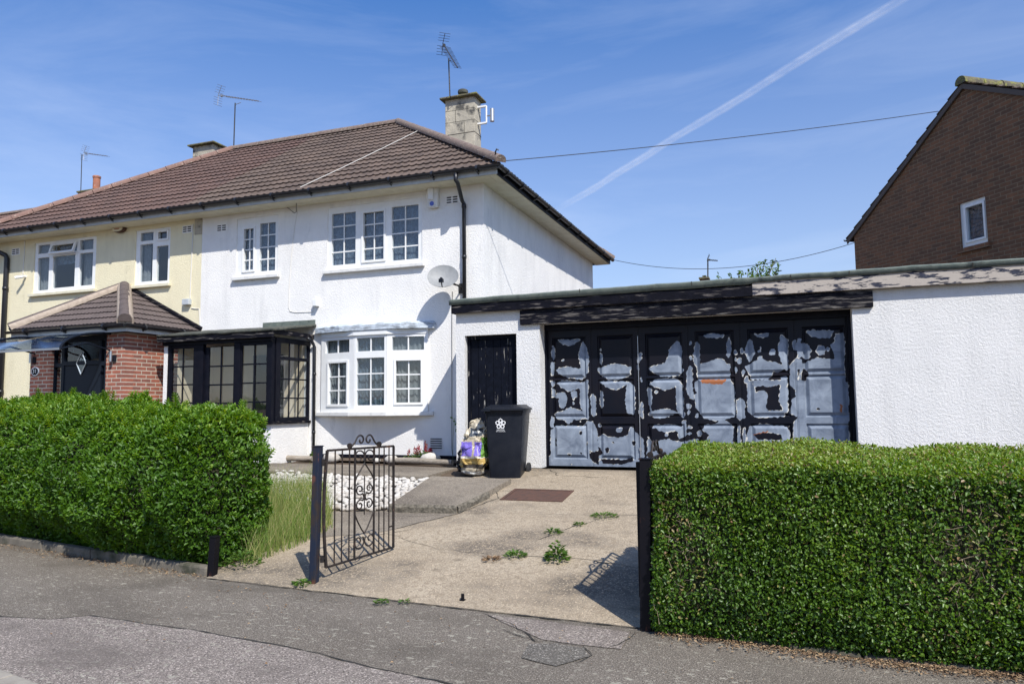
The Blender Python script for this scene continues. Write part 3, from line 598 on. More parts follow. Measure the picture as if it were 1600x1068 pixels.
# chimney
def chimney(par, x0, x1, y0, y1, z0, z1, pot=True):
    mb = MB(); mb.box(x0, x1, y0, y1, z0, z1); c = mb.build('chimney', 'chimney_stone', par, bevel=.01)
    t = c.data.materials[0]
    mb = MB()
    for z, g_ in ((z1-.92, .016), (z1-.6, .006), (z1-.3, .006)): q_ = MB(); q_.box(x0-.003, x1+.003, y0-.003, y1+.003, z, z+g_); q_.build('joint_line', 'crack', c)
    for x_, za_, zb_ in ((x0+.28, z1-.594, z1-.3), (x0+.52, z1-.90, z1-.6)): q_ = MB(); q_.box(x_, x_+.008, y0-.004, y0-.001, za_, zb_); q_.build('joint_line', 'crack', c)
    mb = MB(); mb.add([(x0-.11, y0-.11, z1), (x1+.11, y0-.11, z1), (x1+.11, y1+.11, z1), (x0-.11, y1+.11, z1), (x0-.11, y0-.11, z1+.045), (x1+.11, y0-.11, z1+.045), (x1+.11, y1+.11, z1+.045), (x0-.11, y1+.11, z1+.045),
        ((x0+x1)/2-.14, (y0+y1)/2-.1, z1+.12), ((x0+x1)/2+.14, (y0+y1)/2-.1, z1+.12), ((x0+x1)/2+.14, (y0+y1)/2+.1, z1+.12), ((x0+x1)/2-.14, (y0+y1)/2+.1, z1+.12)],
        [(3, 2, 1, 0), (8, 9, 10, 11)]+[(a+i, a+(i+1) % 4, a+4+(i+1) % 4, a+4+i) for a in (0, 4) for i in range(4)])
    mb.build('chimney_crown', 'crown_moss', c, bevel=.012)
    mb = MB(); mb.lathe([(.09, 0), (.085, .06), (.125, .09), (.135, .13), (.125, .17), (.10, .185)] if pot else [(.09, 0), (.09, .07)], ((x0+x1)/2, (y0+y1)/2, z1+.11), 16); mb.build('chimney_pot', 'dark_felt', c, auto=R(35))
    return c
chimney(rf, -7.70, -6.90, 16.2, 16.62, 7.2, 9.27)
# ------------------------------------------------------------ black porch
def box_porch():
    XR, YF, XLp = -8.50, 10.70, -11.0
    mb = MB(); mb.box(XLp, XR, YF, YH-.0235, .60, 1.30); po = mb.build('porch', 'white_render', H); po['label'] = 'black timber framed glazed porch with peeling paint'
    mb = MB(); mb.box(XLp+.0, P(262, 560, YF).x, YF-.002, YF+.12, 1.302, 2.78); mb.build('pier', 'white_render', po)
    mb = MB(); mb.box(XLp+.2, XR+.05, YF-.07, YF+.08, 1.302, 1.35); mb.box(XR-.08, XR+.05, YF+.081, YH-.001, 1.302, 1.35); mb.build('sill', 'weathered_black', po, bevel=.008)
    fx = lambda x: P(x, 560, YF).x
    z0, z1 = 1.352, 2.78
    zz = lambda y: P(390, y, YF).z
    # posts
    mb = MB()
    for a, b in ((263, 267), (303, 318), (366, 376), (417.5, 434)):
        mb.box(fx(a), min(fx(b), XR), YF-.015, YF+.07, z0, z1)
    mb.build('post', 'black_paint', po, bevel=.006)
    kw = dict(fm='black_paint', depth=.05, barw=.026)
    win(po, fx(267.2), fx(302.8), z0, z1, [(.02, .98, .005, .96, 2, 4, 0)], YF+.0, **kw)
    win(po, fx(376.2), fx(417.3), z0, z1, [(.02, .98, .005, .96, 2, 4, 0)], YF+.0, **kw)
    a, b = fx(318.2), fx(365.8)
    mb = MB(); zt_ = P(340, 542, YF+.05).z; zb_ = 1.2
    mb.holed(a, b, .8, z1-.05, [(fx(324.5), fx(364.5)-.02, zb_+.1, zt_)], YF+.03, .045); dr = mb.build('door', 'black_paint', po, bevel=.006)
    g = MB(); c, d = fx(324.5), fx(364.5)-.02; g.add([(c, YF+.05, zb_), (d, YF+.05, zb_), (d, YF+.05, zt_), (c, YF+.05, zt_)], [(0, 1, 2, 3)]); g.build('pane', 'glass', dr)
    g = MB(); m_ = (c+d)/2; g.box(m_-.014, m_+.014, YF+.032, YF+.046, zb_, zt_)
    for y in (572, 601, 630):
        z = P(340, y, YF+.05).z; g.box(c, m_-.014, YF+.032, YF+.046, z-.014, z+.014); g.box(m_+.014, d, YF+.032, YF+.046, z-.014, z+.014)
    g.build('glazing_bar', 'black_paint', dr)
    # right return
    T = frame(Vector((XR, YF+.09, 0)), Vector((0, 1, 0))); L = YH-YF-.10
    win(po, 0, L, z0, 2.86, [(.13, .955, .775, .94, 3, 1, 0), (.13, .955, .045, .735, 3, 3, 0)], -.015, T=T, **kw)
    # head, fascia, felt roof
    mb = MB(); mb.box(XLp, XR, YF-.04, YF+.08, z1+.002, 2.875); mb.build('head_beam', 'black_paint', po)
    mb = MB(); mb.box(-11.05, XR+.10, YF-.13, YF-.09, 2.84, 2.975); mb.build('fascia', 'weathered_lintel', po, bevel=.004)
    mb = MB(); mb.box(XR+.06, XR+.10, YF-.089, YH-.001, 2.90, 2.985); mb.build('fascia', 'weathered_black', po, bevel=.004)
    vs = []; nx, ny = 40, 16
    for i in range(nx+1):
        for j in range(ny+1):
            x = -11.05+(XR+.14+11.05)*i/nx; y = YF-.15+(YH-YF+.149)*j/ny; t = j/ny
            vs.append((x, y, 2.985+.20*t+mnoise.noise(Vector((x*3, y*3, 0)))*.018*(1-t*.4)))
    fs = [(i*(ny+1)+j, (i+1)*(ny+1)+j, (i+1)*(ny+1)+j+1, i*(ny+1)+j+1) for i in range(nx) for j in range(ny)]
    mb = MB(); mb.add(vs, fs); ro = mb.build('porch_roof', 'dark_felt', po, smooth=True); s_ = ro.modifiers.new('thick', 'SOLIDIFY'); s_.thickness = .045; s_.offset = -1
    # upstand flashing on the wall
    mb = MB(); mb.box(-9.6, XR+.12, YH-.02, YH-.001, 3.15, 3.27); mb.build('flashing', 'felt', po)
    # inside
    mb = MB(); mb.box(XLp+.02, XR-.1, YH-.06, YH-.03, 1.31, 2.84); mb.box(XLp+.21, XLp+.23, YF+.13, YH-.062, 1.31, 2.84); mb.build('inner_wall', 'warm_interior', po)
    mb = MB(); mb.box(-9.75, -9.05, YH-.10, YH-.062, 1.31, 2.62); mb.build('inner_door', 'dark_interior', po)
    # downpipe
    a = P(479, 531, YF+.9); x0 = P(491, 600, YH-.05).x
    mb = MB(); mb.tube([(XR+.10, YH-.22, 2.90), (XR+.12, YH-.12, 2.86), (x0-.03, YH-.06, 2.81), (x0, YH-.05, 2.74), (x0, YH-.05, .70)], .028, 10)
    for z in (2.2, 1.1): mb.tube([(x0, YH-.05, z), (x0, YH-.05, z+.05)], .035, 10)
    mb.build('downpipe', 'black_gutter', po, smooth=True)
    return po
box_porch()
# small fixtures of the white house
q = P(496, 474, YH); mb = MB(); mb.box(q.x-.04, q.x+.05, YH-.11, YH-.001, q.z-.06, q.z+.07); tag(mb.build('junction_box', 'upvc', None, bevel=.008), 'small white plastic box on the white wall under the upper windows', 'junction box')
t = thing('burglar_alarm', (P(679, 309, YH).x, YH, P(679, 309, YH).z), 'white alarm box with a blue badge under the eaves beside the wide upper window', 'alarm box')
q = P(679, 309, YH); mb = MB(); mb.prism([(q.x-.10, q.z-.20), (q.x+.10, q.z-.20), (q.x+.115, q.z+.18), (q.x-.115, q.z+.18)], YH-.09, YH-.002, 'y'); mb.build('case', 'old_white', t, bevel=.02)
mb = MB(); mb.box(q.x-.085, q.x+.03, YH-.125, YH-.091, q.z-.06, q.z+.17); mb.build('cover', 'upvc', t, bevel=.015)
mat('badge_blue', (.08, .12, .45), rough=.4)
mb = MB(); mb.tube([(q.x-.01, YH-.091, q.z-.13), (q.x-.01, YH-.097, q.z-.13)], .042, 20); mb.build('badge', 'badge_blue', t)
# satellite dish
def dish():
    c = P(692, 431, YH-.38); t = thing('satellite_dish', (c.x+.25, YH, c.z-.15), 'grey satellite dish on the white wall beside the black downpipe', 'satellite dish')
    ax = Vector((.30, -.86, .42)).normalized(); up = Vector((0, 0, 1)); sd = ax.cross(up).normalized(); u2 = sd.cross(ax)
    mb = MB(); vs = []; n = 36; rings = 7
    for side in (0, 1):
        for i in range(rings+1):
            r = i/rings
            for k in range(n):
                th = 2*math.pi*k/n; vs.append(c+sd*(math.cos(th)*r*.275)+u2*(math.sin(th)*r*.235)+ax*(.065*(r*r-1)-.006*side))
    N_ = (rings+1)*n; fs = []
    for s_ in (0, 1):
        for i in range(rings):
            for k in range(n):
                q = (s_*N_+i*n+k, s_*N_+i*n+(k+1) % n, s_*N_+(i+1)*n+(k+1) % n, s_*N_+(i+1)*n+k); fs.append(q if s_ else q[::-1])
    fs += [(rings*n+k, rings*n+(k+1) % n, N_+rings*n+(k+1) % n, N_+rings*n+k) for k in range(n)]
    mb.add(vs, fs); mb.build('reflector', 'dish_grey', t, auto=R(30))
    mb = MB(); tip = c+ax*.20-u2*.20; mb.tube([c-u2*.23, c-u2*.24+ax*.08, tip], .011, 8); mb.build('arm', 'dark_steel', t)
    mb = MB(); mb.tube([tip+ax*.02, tip-ax*.02+u2*.01, tip-ax*.07+u2*.03], [.022, .03, .03], 12); mb.box(tip.x-.035, tip.x+.035, tip.y-.03, tip.y+.03, tip.z-.06, tip.z+.0); mb.build('receiver', 'black_plastic', t)
    mb = MB(); w_ = Vector((c.x+.20, YH-.01, c.z-.18)); mb.tube([c-ax*.07, c-ax*.16, w_+Vector((0, -.18, .03)), w_], .018, 8); mb.box(w_.x-.06, w_.x+.06, YH-.02, YH-.001, w_.z-.09, w_.z+.09); mb.build('bracket', 'dark_steel', t)
mat('dish_grey', (.27, .275, .275), (.21, .215, .215), sc=8, rough=.55)
dish()
# cables on the white front
def cable(name, pts, r, m, label, cat='cable', sub=None, sag=0):
    pts = [Vector(p) for p in pts]; q = []
    if sag:
        a, b = pts; pts = [a.lerp(b, k/24)-Vector((0, 0, sag*4*(k/24)*(1-k/24))) for k in range(25)]
    mb = MB(); mb.tube(pts, r*(.6 if sag else 1), 6); return tag(mb.build(name, m), label, cat)
yw = YH-.008
cable('wall_cable', [P(463, 300, YE+.04), P(465, 330, yw), P(461, 350, yw), P(456, 390, yw), P(452, 440, yw), P(451, 480, yw), P(453, 486, yw), P(460, 488, yw), P(490, 487, yw), P(491, 478, yw)], .005, 'cable_white', 'white cable running down the white wall to a small white box')
cable('wall_cable', [P(443, 302, YE+.04), P(442, 318, yw-.05), P(450, 325, yw-.02), P(460, 333, yw), P(463, 331, yw), P(463, 303, YE+.04)], .005, 'cable_black', 'black cable looping under the gutter of the white house')
cable('wall_cable', [P(707, 455, yw), P(706, 500, yw), P(706, 600, yw), P(706, 700, yw), P(708, 716, yw), P(712, 722, yw)], .005, 'cable_black', 'thin dark cable running down the shaded wall left of the garage')
sl_ = lambda x, y: (lambda d: Vector((0, 0, EYE))+d*((ZE-YE*KS-EYE)/(d.z-d.y*KS)))(ray(x, y))
cable('roof_cable', [sl_(470, 297)+Vector((0, -.02, .05)), sl_(530, 268)+Vector((0, 0, .05)), sl_(600, 234)+Vector((0, 0, .05)), sl_(657, 207)+Vector((0, 0, .07))], .007, 'cable_white', 'pale cable lying diagonally across the brown roof')
cable('telephone_wire', [(XE+.03, YE-.02, ZE+.04), P(1466, 174, 16.6)], .012, 'cable_black', 'overhead wire from the front roof corner towards the brick house', 'wire', sag=.06)
cable('telephone_wire', [(XE+.02, 2*YR-YE-.1, 5.66), P(1336, 379, 18.3)], .012, 'cable_black', 'sagging wire from the rear roof corner to the brick house', 'wire', sag=.42)
# =================================================================== CREAM HOUSE
C_ = thing('semi_detached_house', (-14.5, 11.8, .6), 'cream rendered semi-detached house with a red brick porch, on the left', 'house')
n1 = (-16.10, -14.17, 4.255, 5.45); n2 = (-13.02, -12.05, 4.235, 5.45)
mb = MB(); mb.holed(XL, XP-.002, .3, 5.56, [n1, n2], YH, .25); mb.box(XL, XL+.25, YH+.251, 19.8, .3, 5.56); mb.box(XL+.252, XP-.002, 19.55, 19.8, .3, 5.56)
mb.build('wall', 'cream_render', C_)
o = win(C_, *n1, [(.05, .24, .78, .95, 1, 1, 0), (.05, .24, .065, .70, 1, 1, 0), (.30, .66, .085, .70, 1, 1, 0), (.73, .94, .76, .95, 1, 1, 0), (.73, .94, .085, .70, 1, 1, 0), (.30, .68, .76, .93, 1, 1, 0)],
    YH+.02, sill='cream_soffit', room=1.2, curtain=[(.02, .28, 0, 'curtain', .018, .13), (.72, .98, 0, 'curtain', .018, .13), (.3, .7, .55, 'net_curtain', .006, .13)])
# the top-hung sash stands open
T = Matrix.Translation((n1[0]+.29*(n1[1]-n1[0]), YH-.005, n1[3]-.07)) @ Matrix.Rotation(R(-17), 4, 'X')
W_ = .40*(n1[1]-n1[0]); mb = MB(); mb.T = T; mb.holed(0, W_, -.27, 0, [(.05, W_-.05, -.22, -.05)], -.02, .04); s_ = mb.build('sash', 'upvc', o, bevel=.004)
mb = MB(); mb.T = T; mb.add([(.04, 0, -.23), (W_-.04, 0, -.23), (W_-.04, 0, -.04), (.04, 0, -.04)], [(0, 1, 2, 3)]); mb.build('pane', 'glass', s_)
win(C_, *n2, [(.12, .49, .80, .95, 1, 1, 0), (.12, .49, .07, .74, 1, 1, 0), (.64, .90, .80, .93, 1, 1, 1), (.60, .93, .055, .68, 1, 1, 0)], YH+.02, sill='cream_soffit', room=1.2, curtain=[(.02, .3, 0, 'curtain', .018, .13)])
rl = slope(C_, 'roof', 'roof_tile_red', (XLE, YE, ZE), (1, 0, 0), vY, XP-XLE, SLN, clips=[((XLE, YE, 0), (-(YR-YE), -(XLE-XA2)*-1*-1, 0))] if 0 else [((XLE, YE, 0), (-(YR-YE), XA2-XLE, 0))])
mb = MB(); mb.add([(XLE, YE, ZE), (XLE, 2*YR-YE, ZE), (XA2, YR, ZR)], [(0, 1, 2)]); mb.add([(XLE, 2*YR-YE, ZE), (XP, 2*YR-YE, ZE), (XP, YR, ZR), (XA2, YR, ZR)], [(3, 2, 1, 0)]); mb.build('roof', 'roof_tile_red', C_)
ridge(rl, 'ridge_tile', (XA2, YR, ZR), (XP, YR, ZR), .10); ridge(rl, 'pink_hip', (XLE, YE, ZE+.02), (XA2, YR, ZR+.01), .10)
mb = MB(); mb.box(XLE+.06, XP-.001, YE+.05, YE+.075, 5.55, 5.675); mb.build('fascia', 'grey_fascia', C_)
mb = MB(); mb.box(XLE+.06, XP-.001, YE+.077, YH-.001, 5.542, 5.556); mb.build('soffit', 'cream_soffit', C_)
gutter(C_, (XLE, YE-.02, 5.655), (XP, YE-.02, 5.655))
chimney(rl, -15.80, -15.06, 16.2, 16.95, 7.2, P(330, 225, 16.2).z, pot=False)
# stained block at the party line, downpipe, vents
a, b = P(304, 345, YH), P(317, 480, YH)
mb = MB(); mb.box(P(305, 350, YH).x, XP-.004, YH-.012, YH-.001, P(310, 366, YH).z, 5.54); mb.build('party_wall_block', 'chimney_stone', C_)
vent(C_, P(293, 358, YH).x, P(293, 358, YH).z, YH); vent(C_, P(25, 393, YH).x, P(25, 393, YH).z, YH)
x0 = P(6, 500, YH-.06).x; mb = MB(); mb.tube([(x0-.55, YE, 5.6), (x0-.5, YE+.05, 5.5), (x0-.02, YH-.08, 5.22), (x0, YH-.06, 5.15), (x0, YH-.06, .7)], .055, 10)
for z in (4.4, 3.2, 2.): mb.tube([(x0, YH-.06, z), (x0, YH-.06, z+.07)], .066, 10)
mb.build('downpipe', 'black_gutter', C_, smooth=True)
cable('wall_cable', [P(302, 350, yw), P(300, 400, yw), P(298, 440, yw), P(297, 466, yw)], .012, 'cable_white', 'white conduit running down the cream wall near the party line')
cable('wall_cable', [P(299, 481, yw), P(305, 482, yw), P(311, 482, yw), P(312, 500, yw), P(312, 508, yw)], .010, 'cable_white', 'white conduit below the grey meter box on the cream wall')
cable('wall_cable', [P(39, 375, yw), P(38, 400, yw), P(36, 428, yw)], .012, 'cable_white', 'white conduit running down to the small camera on the cream wall')
q = P(295, 472, YH); mb = MB(); mb.box(q.x-.10, q.x+.08, YH-.09, YH-.001, q.z-.06, q.z+.06); tag(mb.build('junction_box', 'grey_fascia', None, bevel=.008), 'small grey box on the cream wall beside the party line', 'junction box')
t = thing('security_camera', (P(32, 434, YH).x, YH, P(32, 434, YH).z), 'small white security camera on the cream wall', 'security camera')
q = P(32, 434, YH-.1); mb = MB(); mb.tube([(q.x+.04, YH-.002, q.z+.04), (q.x+.04, YH-.08, q.z+.04)], .03, 12); mb.build('bracket', 'upvc', t)
mb = MB(); mb.tube([(q.x+.06, YH-.08, q.z+.03), (q.x-.04, YH-.20, q.z-.01)], .035, 12); mb.build('body', 'upvc', t)
t = thing('burglar_alarm', (P(189, 358, YH).x, YH, P(189, 358, YH).z), 'oval cream bell box with red writing under the eaves of the cream house', 'alarm box')
q = P(190, 359, YH); mb = MB(); pf = [(q.x+.16*math.cos(a)*(1), q.z+.075*math.sin(a)) for a in [2*math.pi*k/28 for k in range(28)]]
mb.prism(pf, YH-.09, YH-.002, 'y'); mb.build('case', 'rust_plate', t, bevel=.02)
pf = [(q.x-.012+.145*math.cos(a), q.z+.006+.062*math.sin(a)) for a in [2*math.pi*k/28 for k in range(28)]]
mb = MB(); mb.prism(pf, YH-.115, YH-.088, 'y'); mb.build('cover', 'cream_soffit', t, bevel=.012)
mb = MB(); mb.box(q.x-.08, q.x+.06, YH-.119, YH-.1145, q.z-.012, q.z+.012); mb.build('marking', 'terracotta', t)
# ------------------------------------------------------------ brick porch of the cream house
def brick_porch():
    XR, YF = -11.40, 10.16; f = lambda x: P(x, 560, YF).x
    xl, d0, d1 = f(48), f(80), f(166)
    mb = MB(); mb.box(d1, XR-.001, YF, YF+.22, .4, 3.02); po = mb.build('porch', 'red_brick', C_); mb = MB(); mb.box(xl, d0, YF, YF+.22, .4, 3.02); mb.build('pier', 'red_brick', po); po['label'] = 'red brick porch with a brown tiled roof and a dark front door'
    mb = MB(); mb.box(XR-.22, XR, YF+.221, YH-.001, .4, 3.02); mb.build('side_wall', 'red_brick_side', po); mb = MB(); mb.box(xl, xl+.22, YF+.221, YH-.001, .4, 3.02); mb.build('side_wall', 'red_brick_side', po)
    # door set
    mb = MB(); w_ = lambda x: P(x, 580, YF+.08).x; zt_ = 3.0
    mb.holed(d0+.001, d1-.001, .6, zt_, [(w_(86), w_(97), 1.0, 2.42), (w_(86), w_(97), 2.5, 2.9), (w_(101), w_(155), .62, 2.45), (w_(101), w_(155), 2.53, 2.9), (w_(159), w_(164), 1.0, 2.42), (w_(159), w_(164), 2.5, 2.9)], YF+.06, .07)
    df = mb.build('door_frame', 'anthracite', po, bevel=.006)
    for a, b, c, e in ((86, 97, 1., 2.42), (86, 97, 2.5, 2.9), (101, 155, 2.53, 2.9), (159, 164, 1., 2.42), (159, 164, 2.5, 2.9)):
        mb = MB(); mb.add([(w_(a), YF+.1, c), (w_(b), YF+.1, c), (w_(b), YF+.1, e), (w_(a), YF+.1, e)], [(0, 1, 2, 3)]); mb.build('pane', 'glass', df)
    mb = MB(); mb.box(xl+.23, XR-.23, YF+.9, YF+.93, .6, 3.0); mb.build('inner_wall', 'dark_interior', po)
    a, b = w_(101)+.004, w_(155)-.004; m_ = (a+b)/2; zc = P(125, 568, YF+.1).z
    mb = MB(); mb.box(a, b, YF+.075, YF+.12, .63, 2.445); dr = mb.build('door', 'anthracite', po, bevel=.004)
    mb = MB(); s_ = .17; dia = lambda s: [(m_, zc-s*1.25), (m_+s*.72, zc), (m_, zc+s*1.25), (m_-s*.72, zc)]
    mb.prism(dia(s_), YF+.068, YF+.0748, 'y'); mb.build('door_light', 'glass', dr); mb = MB()
    D = dia(s_)
    for i in range(4): mb.tube([(D[i][0], YF+.066, D[i][1]), (D[(i+1) % 4][0], YF+.066, D[(i+1) % 4][1])], .012, 6)
    mb.build('light_trim', 'steel', dr)
    mb = MB(); hx = w_(144); mb.tube([(hx, YF+.04, 1.6), (hx, YF+.04, 1.85)], .014, 8); mb.box(hx-.02, hx+.02, YF+.055, YF+.074, 1.55, 1.9); mb.build('handle', 'steel', dr)
    mb = MB(); mb.box(w_(88), w_(96), YF+.05, YF+.0595, 1.56, 1.60); mb.build('letterbox', 'steel', df)
    # roof
    A1 = P(195, 450, YH-.02); A2 = P(226, 450, YH-.02); zA = A1.z; E1 = Vector((-14.22, 9.98, 3.17)); E2 = Vector((-11.20, 9.98, 3.17)); B2 = Vector((-11.20+.0, YH-.01, 3.17))
    A1 = Vector((A1.x, YH-.01, zA)); A2 = Vector((A1.x+.03, YH-.01, zA))
    v = (0, A1.y-E1.y, A1.z-E1.z); SL = math.hypot(v[1], v[2])
    d1_ = A1-E1; d2_ = A2-E2
    ro = slope(po, 'porch_roof', 'porch_tile', E1, (1, 0, 0), v, E2.x-E1.x, SL, gauge=.30, period=.10, amp=.012, clips=[(E1, (-d1_.y, d1_.x, 0)), (E2, (d2_.y, -d2_.x, 0))])
    vd = Vector((A2.x-E2.x, 0, zA-E2.z)); sl2 = slope(po, 'porch_roof', 'porch_tile', E2, (0, 1, 0), vd, B2.y-E2.y, vd.length, gauge=.30, period=.10, amp=.012, clips=[(E2, (-d2_.y, d2_.x, 0))])
    ridge(ro, 'porch_tile', E2+Vector((0.02, -.03, .03)), A2+Vector((0, -.05, .02)), .115, .42); ridge(ro, 'mortar', E2+Vector((0, 0, .0)), A2+Vector((0, -.05, -.02)), .14, 3)
    ridge(ro, 'porch_tile', E1+Vector((0, 0, .05)), A1+Vector((0, -.05, .04)), .075, .45); ridge(ro, 'mortar', E1+Vector((.03, 0, .0)), A1+Vector((.03, -.05, .0)), .10, 3)
    mb = MB(); mb.tube([A2+Vector((.05, .0, .03)), B2+Vector((.06, 0, .05))], .045, 6); mb.build('flashing', 'weathered_black', ro)
    mb = MB(); mb.add([E1+Vector((0, 0, -.03)), E2+Vector((0, 0, -.03)), B2+Vector((0, 0, -.03)), Vector((E1.x, YH-.01, 3.14))], [(0, 1, 2, 3)]); mb.build('soffit', 'grey_fascia', po)
    mb = MB(); mb.box(E1.x, E2.x-.02, 10.02, 10.045, 3.02, 3.135); mb.box(E2.x-.045, E2.x-.02, 10.046, YH-.01, 3.02, 3.135); mb.build('fascia', 'grey_fascia', po)
    gutter(po, (E1.x-.05, 9.965, 3.12), (E2.x+.02, 9.965, 3.12), .05); gutter(po, (E2.x+.02, 9.93, 3.12), (E2.x+.02, YH, 3.12), .05, fascia_n=(-1, 0, 0))
    return po
brick_porch()
# curved door canopy
def canopy():
    YF = 10.16; a, b = P(0, 505, 9.15).x, P(158, 490, YF).x; x0, x1 = a-.05, P(98, 488, 9.2).x
    t = thing('door_canopy', ((x0+x1)/2, YF, 2.8), 'curved clear door canopy over the dark front door of the brick porch', 'canopy')
    xa, xb = P(-25, 505, 9.15).x, P(96, 491, 9.15).x; prof = []
    for k in range(13):
        q = k/12; prof.append((YF-.005-1.0*math.sin(q*math.pi/2), 2.66+.36*math.cos(q*math.pi/2)))
    mb = MB(); vs = []
    for y, z in prof: vs += [(xa, y, z), (xb, y, z)]
    mb.add(vs, [(2*i, 2*i+1, 2*i+3, 2*i+2) for i in range(12)]); o = mb.build('sheet', 'canopy_glass', t, smooth=True); s_ = o.modifiers.new('thick', 'SOLIDIFY'); s_.thickness = .006
    for x in (xa, xb):
        mb = MB(); mb.tube([(x, y, z-.01) for y, z in prof], .022, 8); mb.tube([(x, YF-.01, 2.70), (x, YF-.5, 2.80), (x, prof[-1][0], 2.66)], .016, 8); mb.build('bracket', 'anthracite', t)
    mb = MB(); mb.box(xa, xb, prof[-1][0]-.02, prof[-1][0]+.01, 2.64, 2.675); mb.build('front_rail', 'alu', t)
canopy()
for px_, py_, lb in ((53, 560, 'silver and black tube wall light left of the dark front door'), (178, 557, 'silver and black tube wall light right of the dark front door')):
    q = P(px_, py_, 10.16); t = thing('wall_light', (q.x, 10.16, q.z), lb, 'wall light', 'wall lights on the brick porch')
    mb = MB(); mb.box(q.x-.0, q.x+.07, 10.13, 10.158, q.z-.09, q.z+.03); mb.build('back_plate', 'black_plastic', t)
    mb = MB(); mb.tube([(q.x, 10.09, q.z-.09), (q.x, 10.09, q.z+.10)], .028, 14); mb.build('tube', 'steel', t, auto=R(40))
q = P(56, 580, 10.16); t = thing('house_number_plate', (q.x, 10.16, q.z), 'oval black and white house number plate on the brick porch', 'number plate')
mb = MB(); pf = [(q.x+.10*math.cos(a), q.z+.085*math.sin(a)) for a in [2*math.pi*k/28 for k in range(28)]]; mb.prism(pf, 10.14, 10.158, 'y'); mb.build('plate', 'white_print', t)
mb = MB(); pf = [(q.x+.085*math.cos(a), q.z+.07*math.sin(a)) for a in [2*math.pi*k/28 for k in range(28)]]; mb.prism(pf, 10.136, 10.1395, 'y'); mb.build('face', 'black_paint', t)
def text(parent, s, loc, size, m, name='lettering', rot=(R(90), 0, 0), ext=.001, align='CENTER'):
    cu = bpy.data.curves.new('tmp', 'FONT'); cu.body = s; cu.size = size; cu.extrude = ext; cu.align_x = align; cu.align_y = 'CENTER'; cu.resolution_u = 2
    to = bpy.data.objects.new('tmp', cu); COL.objects.link(to); bpy.context.view_layer.update()
    me = bpy.data.meshes.new_from_object(to.evaluated_get(bpy.context.evaluated_depsgraph_get())); bpy.data.objects.remove(to); bpy.data.curves.remove(cu)
    me.name = name; me.materials.clear(); me.materials.append(MATS[m]); o = bpy.data.objects.new(name, me); COL.objects.link(o)
    w = woff(parent); me.transform(Matrix.Translation(Vector(loc)-w) @ (rot if isinstance(rot, Matrix) else Matrix.Rotation(rot[2], 4, 'Z') @ Matrix.Rotation(rot[0], 4, 'X'))); o.parent = parent; return o
text(t, '31', (q.x, 10.134, q.z), .11, 'white_print')
# =================================================================== THIRD HOUSE (far left, mostly hidden)
T3 = thing('terraced_house', (-30, 14.5, .6), 'further house at the left edge with a red hip and a terracotta chimney pot', 'house')
r0, r1 = P(0, 333, 20.5), P(93, 321, 20.5); zr = r1.z-.06
mb = MB(); mb.box(-40, r1.x+.1, 16.2, 24.6, .3, 6.0); mb.build('wall', 'cream_render', T3)
slope(T3, 'roof', 'roof_tile_red', (-40, 15.9, 6.0), (1, 0, 0), (0, 4.6, zr-6.0), r1.x+40, math.hypot(4.6, zr-6.0), amp=.02)
mb = MB(); mb.add([(-40, 25, 6), (r1.x, 25, 6), (r1.x, 20.5, zr), (-40, 20.5, zr)], [(0, 1, 2, 3)]); mb.add([(r1.x, 15.9, 6), (r1.x, 25, 6), (r1.x, 20.5, zr)], [(0, 1, 2)]); mb.build('roof', 'roof_tile_red', T3)
ridge(T3, 'ridge_tile', (-40, 20.5, zr), (r1.x, 20.5, zr), .10, .45)
a = P(129, 300, 20.5); b = P(159, 300, 20.5); zt3 = P(140, 302, 20.5).z
mb = MB(); mb.box(a.x, b.x, 20.3, 21.0, 6.5, zt3); ch = mb.build('chimney', 'chimney_stone', T3)
mb = MB(); mb.box(a.x-.03, b.x+.03, 20.25, 21.05, zt3+.001, zt3+.07); mb.build('chimney_crown', 'crown_moss', ch, bevel=.015)
c = P(151, 285, 20.6); zp = P(151, 275, 20.6).z
mb = MB(); mb.lathe([(.13, 0), (.13, zp-zt3-.17), (.15, zp-zt3-.15), (.15, zp-zt3-.09), (.12, zp-zt3-.07)], (c.x, 20.6, zt3+.07), 14); mb.build('chimney_pot', 'terracotta', ch)

# =================================================================== GARAGE
GY = 10.6
Ga = thing('garage', (-1.2, 10.6, .63), 'white rendered flat-roofed garage with peeling black timber fascia', 'garage')
XG0, XG1, XJ0, XJ1 = -4.86, 4.0, -3.455, .91
sd0, sd1, sdz = -4.71, -3.835, 2.70
mb = MB(); mb.holed(XG0, XG1, .645, 3.08, [(sd0, sd1, .645, sdz), (XJ0, XJ1, .645, 2.84)], GY, .27)
mb.box(XG0, XG0+.2, GY+.271, YH-.001, .5, 3.08); mb.box(XG1-.2, XG1, GY+.271, 14.0, .5, 3.08); mb.box(XC+.001, XG1-.201, 13.8, 14.0, .5, 3.08)
mb.build('wall', 'garage_render', Ga, bevel=0)
mb = MB(); mb.box(XG0+.0, sd0, GY+.015, GY+.26, .5, .644); mb.box(sd1, XJ0-.01, GY+.015, GY+.26, .5, .644); mb.box(XJ1, XG1, GY+.015, GY+.26, .3, .644); mb.build('plinth', 'black_paint', Ga)
xj = P(1175, 450, GY-.1).x
mb = MB(); mb.box(XG0-.04, xj-.002, GY-.10, GY-.065, 3.055, 3.20); mb.box(XG0-.04, XG0-.005, GY-.064, YH-.001, 3.055, 3.20); mb.build('fascia', 'weathered_black', Ga, bevel=.004)
mb = MB(); mb.box(xj+.002, XG1+.05, GY-.10, GY-.065, 3.058, 3.26); mb.build('fascia', 'weathered_pale', Ga, bevel=.004)
